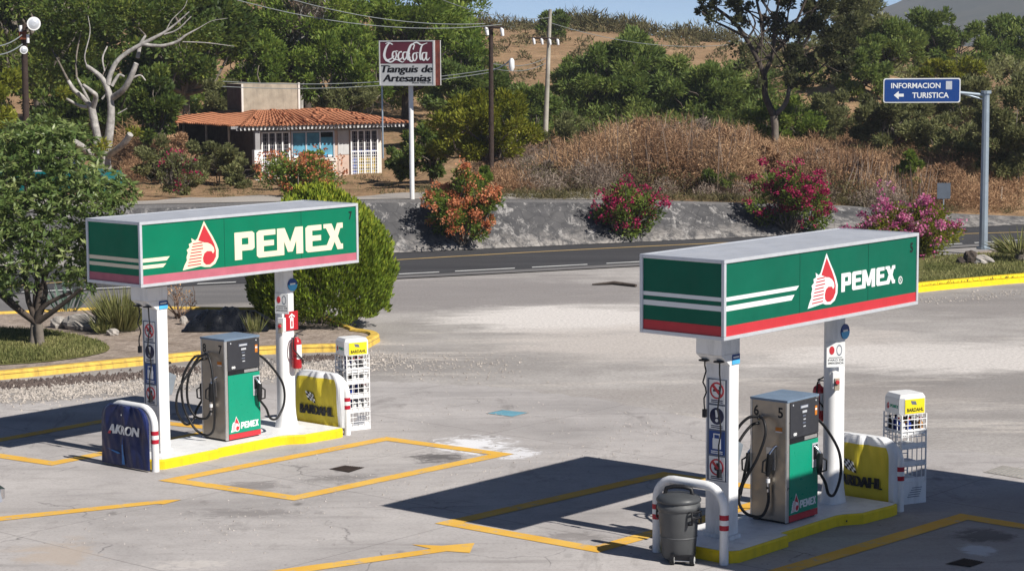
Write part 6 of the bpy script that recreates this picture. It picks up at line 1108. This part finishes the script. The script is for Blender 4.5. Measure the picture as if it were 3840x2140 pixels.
def stone(name, lab, c, s, seed, m='rock', cat='rock', group=None):
    bm_ = MB(); rng = np.random.default_rng(seed); ph = rng.uniform(0, 6, 9); n1, n2 = 14, 9; vs = []
    for i in range(n2+1):
        th = math.pi*i/n2
        for j in range(n1):
            f = 2*math.pi*j/n1; d = np.array([math.sin(th)*math.cos(f), math.sin(th)*math.sin(f), math.cos(th)]); r = 1+.16*math.sin(3*d[0]+ph[0])+.14*math.sin(4*d[1]+ph[1]+2*d[2])+.10*math.sin(7*d[0]+5*d[2]+ph[2]); r = min(r, 1.12+.1*math.sin(ph[3]))
            vs.append((c[0]+d[0]*r*s[0], c[1]+d[1]*r*s[1], c[2]+s[2]*.55+d[2]*r*s[2]))
    bm_.add(vs, [(i*n1+j, (i+1)*n1+j, (i+1)*n1+(j+1) % n1, i*n1+(j+1) % n1) for i in range(n2) for j in range(n1)], m); return tag(bm_.build(name, loc=c), lab, cat, group)
stone('planter_rock', 'large pale boulder in the left planter', g(205, 825), (.40, .25, .20), 1); stone('planter_rock', 'dark edged boulder left of the large pale one', g(150, 822), (.22, .18, .15), 2); stone('planter_rock', 'flat pale boulder right of the large one', g(250, 830), (.30, .2, .13), 4); stone('planter_rock', 'small stone in front of the grass tuft', g(283, 842), (.14, .11, .09), 3); stone('planter_rock', 'small dark stump like stone behind the near column', g(462, 815), (.10, .10, .12), 8)
stone('planter_rock', 'dark round rock at the foot of the sign post', g(2443, 664, .16), (.20, .18, .24), 5, 'bark_dark'); stone('planter_rock', 'pale broken rock against the sign post', g(2470, 664, .16), (.30, .2, .17), 6); stone('planter_rock', 'low dark rock left of the sign post', g(2422, 664, .16), (.16, .14, .12), 7, 'bark_dark')
# black plastic heap
mb = MB(); c = np.array(g(568, 832)); nx, ny = 34, 14; vs = []
for j in range(ny+1):
    for i in range(nx+1):
        x, y = -1+2*i/nx, -1+2*j/ny; rr_ = max(0, 1-x*x)*max(0, 1-y*y); hgt = .42*rr_**.6*(.5+.34*abs(math.sin(5*x+1+2*y))+.26*abs(math.sin(9*x-5*y))+.14*abs(math.sin(19*x+11*y))); vs.append((c[0]+x*.92, c[1]+.3+y*.45, c[2]+.01+max(0, hgt)))
mb.add(vs, [(j*(nx+1)+i, j*(nx+1)+i+1, (j+1)*(nx+1)+i+1, (j+1)*(nx+1)+i) for j in range(ny) for i in range(nx)], 'tarp_black', True); tag(mb.build('tarpaulin', loc=tuple(c)), 'crumpled black plastic heaped beside the clipped bush', 'tarpaulin')
# lawn blades and loose gravel
def inside(poly, x, y):
    r = False; n = len(poly)
    for i in range(n):
        (x1, y1), (x2, y2) = poly[i][:2], poly[(i+1) % n][:2]
        if (y1 > y) != (y2 > y) and x < (x2-x1)*(y-y1)/(y2-y1)+x1: r = not r
    return r
def lawn(lab, poly, n, z, seed, h=.07):
    rng = np.random.default_rng(seed); P2 = np.array([q[:2] for q in poly]); lo, hi = P2.min(0), P2.max(0); ps = []
    while len(ps) < n:
        x, y = rng.uniform(lo, hi)
        if inside(poly, x, y): ps.append((x, y, z))
    ps = np.array(ps); ds = rng.normal(size=(n, 3))*.45+np.array([0, 0, 1]); pn = .5+.25*np.sin(ps[:, 0]*2.1)*np.sin(ps[:, 1]*1.7)
    tag(leaf_mesh('lawn_grass', ps, ds, h*rng.uniform(.6, 1.5, n), .018, pn+rng.normal(0, .2, n), 'grass_blade', None, rng), lab, 'grass', kind='stuff')
lawn('short grass on the left planter around the tree', spl([G(*p)[:2] for p in ((-100, 932), (0, 930), (150, 918), (262, 896), (245, 872), (130, 847), (0, 840), (-100, 844))], 3), 16000, .115, 61)
lawn('short grass on the right planter below the road sign', [tuple(q) for q in spl(rk[1:4], 5)]+[tuple(q) for q in spl(rb[1:4], 5)], 14000, .15, 62)
def pebbles(lab, line, wdt, n, seed, sz=(.02, .06), mt='pebble'):
    rng = np.random.default_rng(seed); mb = MB(); g_ = [G(*p)[:2] for p in line]; oct_v = np.array([(1, 0, 0), (0, 1, 0), (-1, 0, 0), (0, -1, 0), (0, 0, 1)]); fs = [(0, 1, 4), (1, 2, 4), (2, 3, 4), (3, 0, 4)]
    for _ in range(n):
        i = rng.integers(0, len(g_)-1); q = g_[i]+(g_[i+1]-g_[i])*rng.random()+np.array([rng.normal(0, .25), rng.normal(0, wdt)]); s = rng.uniform(*sz)*rng.uniform(.6, 1.4, 3); a = rng.random()*6.28; c, s_ = math.cos(a), math.sin(a); v = oct_v*s*(1+.3*rng.normal(size=(5, 3))*.5)
        mb.add([(q[0]+c*x-s_*y, q[1]+s_*x+c*y, .004+max(0, z)) for x, y, z in v], fs, mt)
    tag(mb.build('gravel'), lab, 'gravel', kind='stuff')
pebbles('loose pale gravel in front of the left planter kerb', [(-60, 1000), (150, 985), (350, 968), (600, 940), (760, 930), (960, 905)], .55, 5200, 71, (.012, .035)); pebbles('dark loose dirt along the foot of the left planter kerb', [(-60, 972), (60, 968), (200, 956), (330, 948), (480, 928)], .22, 1900, 74, (.015, .05), 'dark_dirt_shade'); pebbles('dark loose dirt beside the wire rack', [(760, 905), (860, 898)], .15, 500, 75, (.015, .045), 'dark_dirt_shade')
pebbles('sparse gravel on the lot near the planter nose', [(950, 905), (1100, 915), (1300, 930)], .9, 500, 72, (.010, .025)); pebbles('grit scattered on the concrete apron', [(200, 1330), (700, 1300), (1200, 1200), (1500, 1120), (1700, 1080), (1100, 1020), (500, 1370)], .9, 700, 76, (.006, .018), 'rock')
pebbles('scattered grit along the right kerb', [(2320, 760), (2576, 735)], .4, 200, 73, (.010, .028))
# dead branch lying on the lot
q0, q1, q2 = G(1490, 718), G(1545, 716), G(1600, 722); mb = MB(); mb.tube([q0+Z3*.03, q1+Z3*.05, q2+Z3*.04], [.02, .05, .04], 'bark_dark', 6); tag(mb.build('dead_branch', loc=tuple(q0)), 'dark dead branch lying on the empty lot left of right sign', 'branch')
# ------------------------------------------------------------------ air
hm = bpy.data.materials.new('haze_air'); hm.use_nodes = True; hn = hm.node_tree; hn.nodes.remove(hn.nodes['Principled BSDF'])
pv_ = hn.nodes.new('ShaderNodeVolumePrincipled'); pv_.inputs['Density'].default_value = HAZE; pv_.inputs['Color'].default_value = (.80, .88, 1, 1); pv_.inputs['Anisotropy'].default_value = 0.0; hn.links.new(pv_.outputs[0], hn.nodes['Material Output'].inputs['Volume']); MATS['haze_air'] = hm
mb = MB(); mb.box(-950, 1700, -70, 2450, -1.3, 150, 'haze_air'); tag(mb.build('haze'), 'thin blue air between the forecourt and the far mountain', 'haze', kind='stuff')
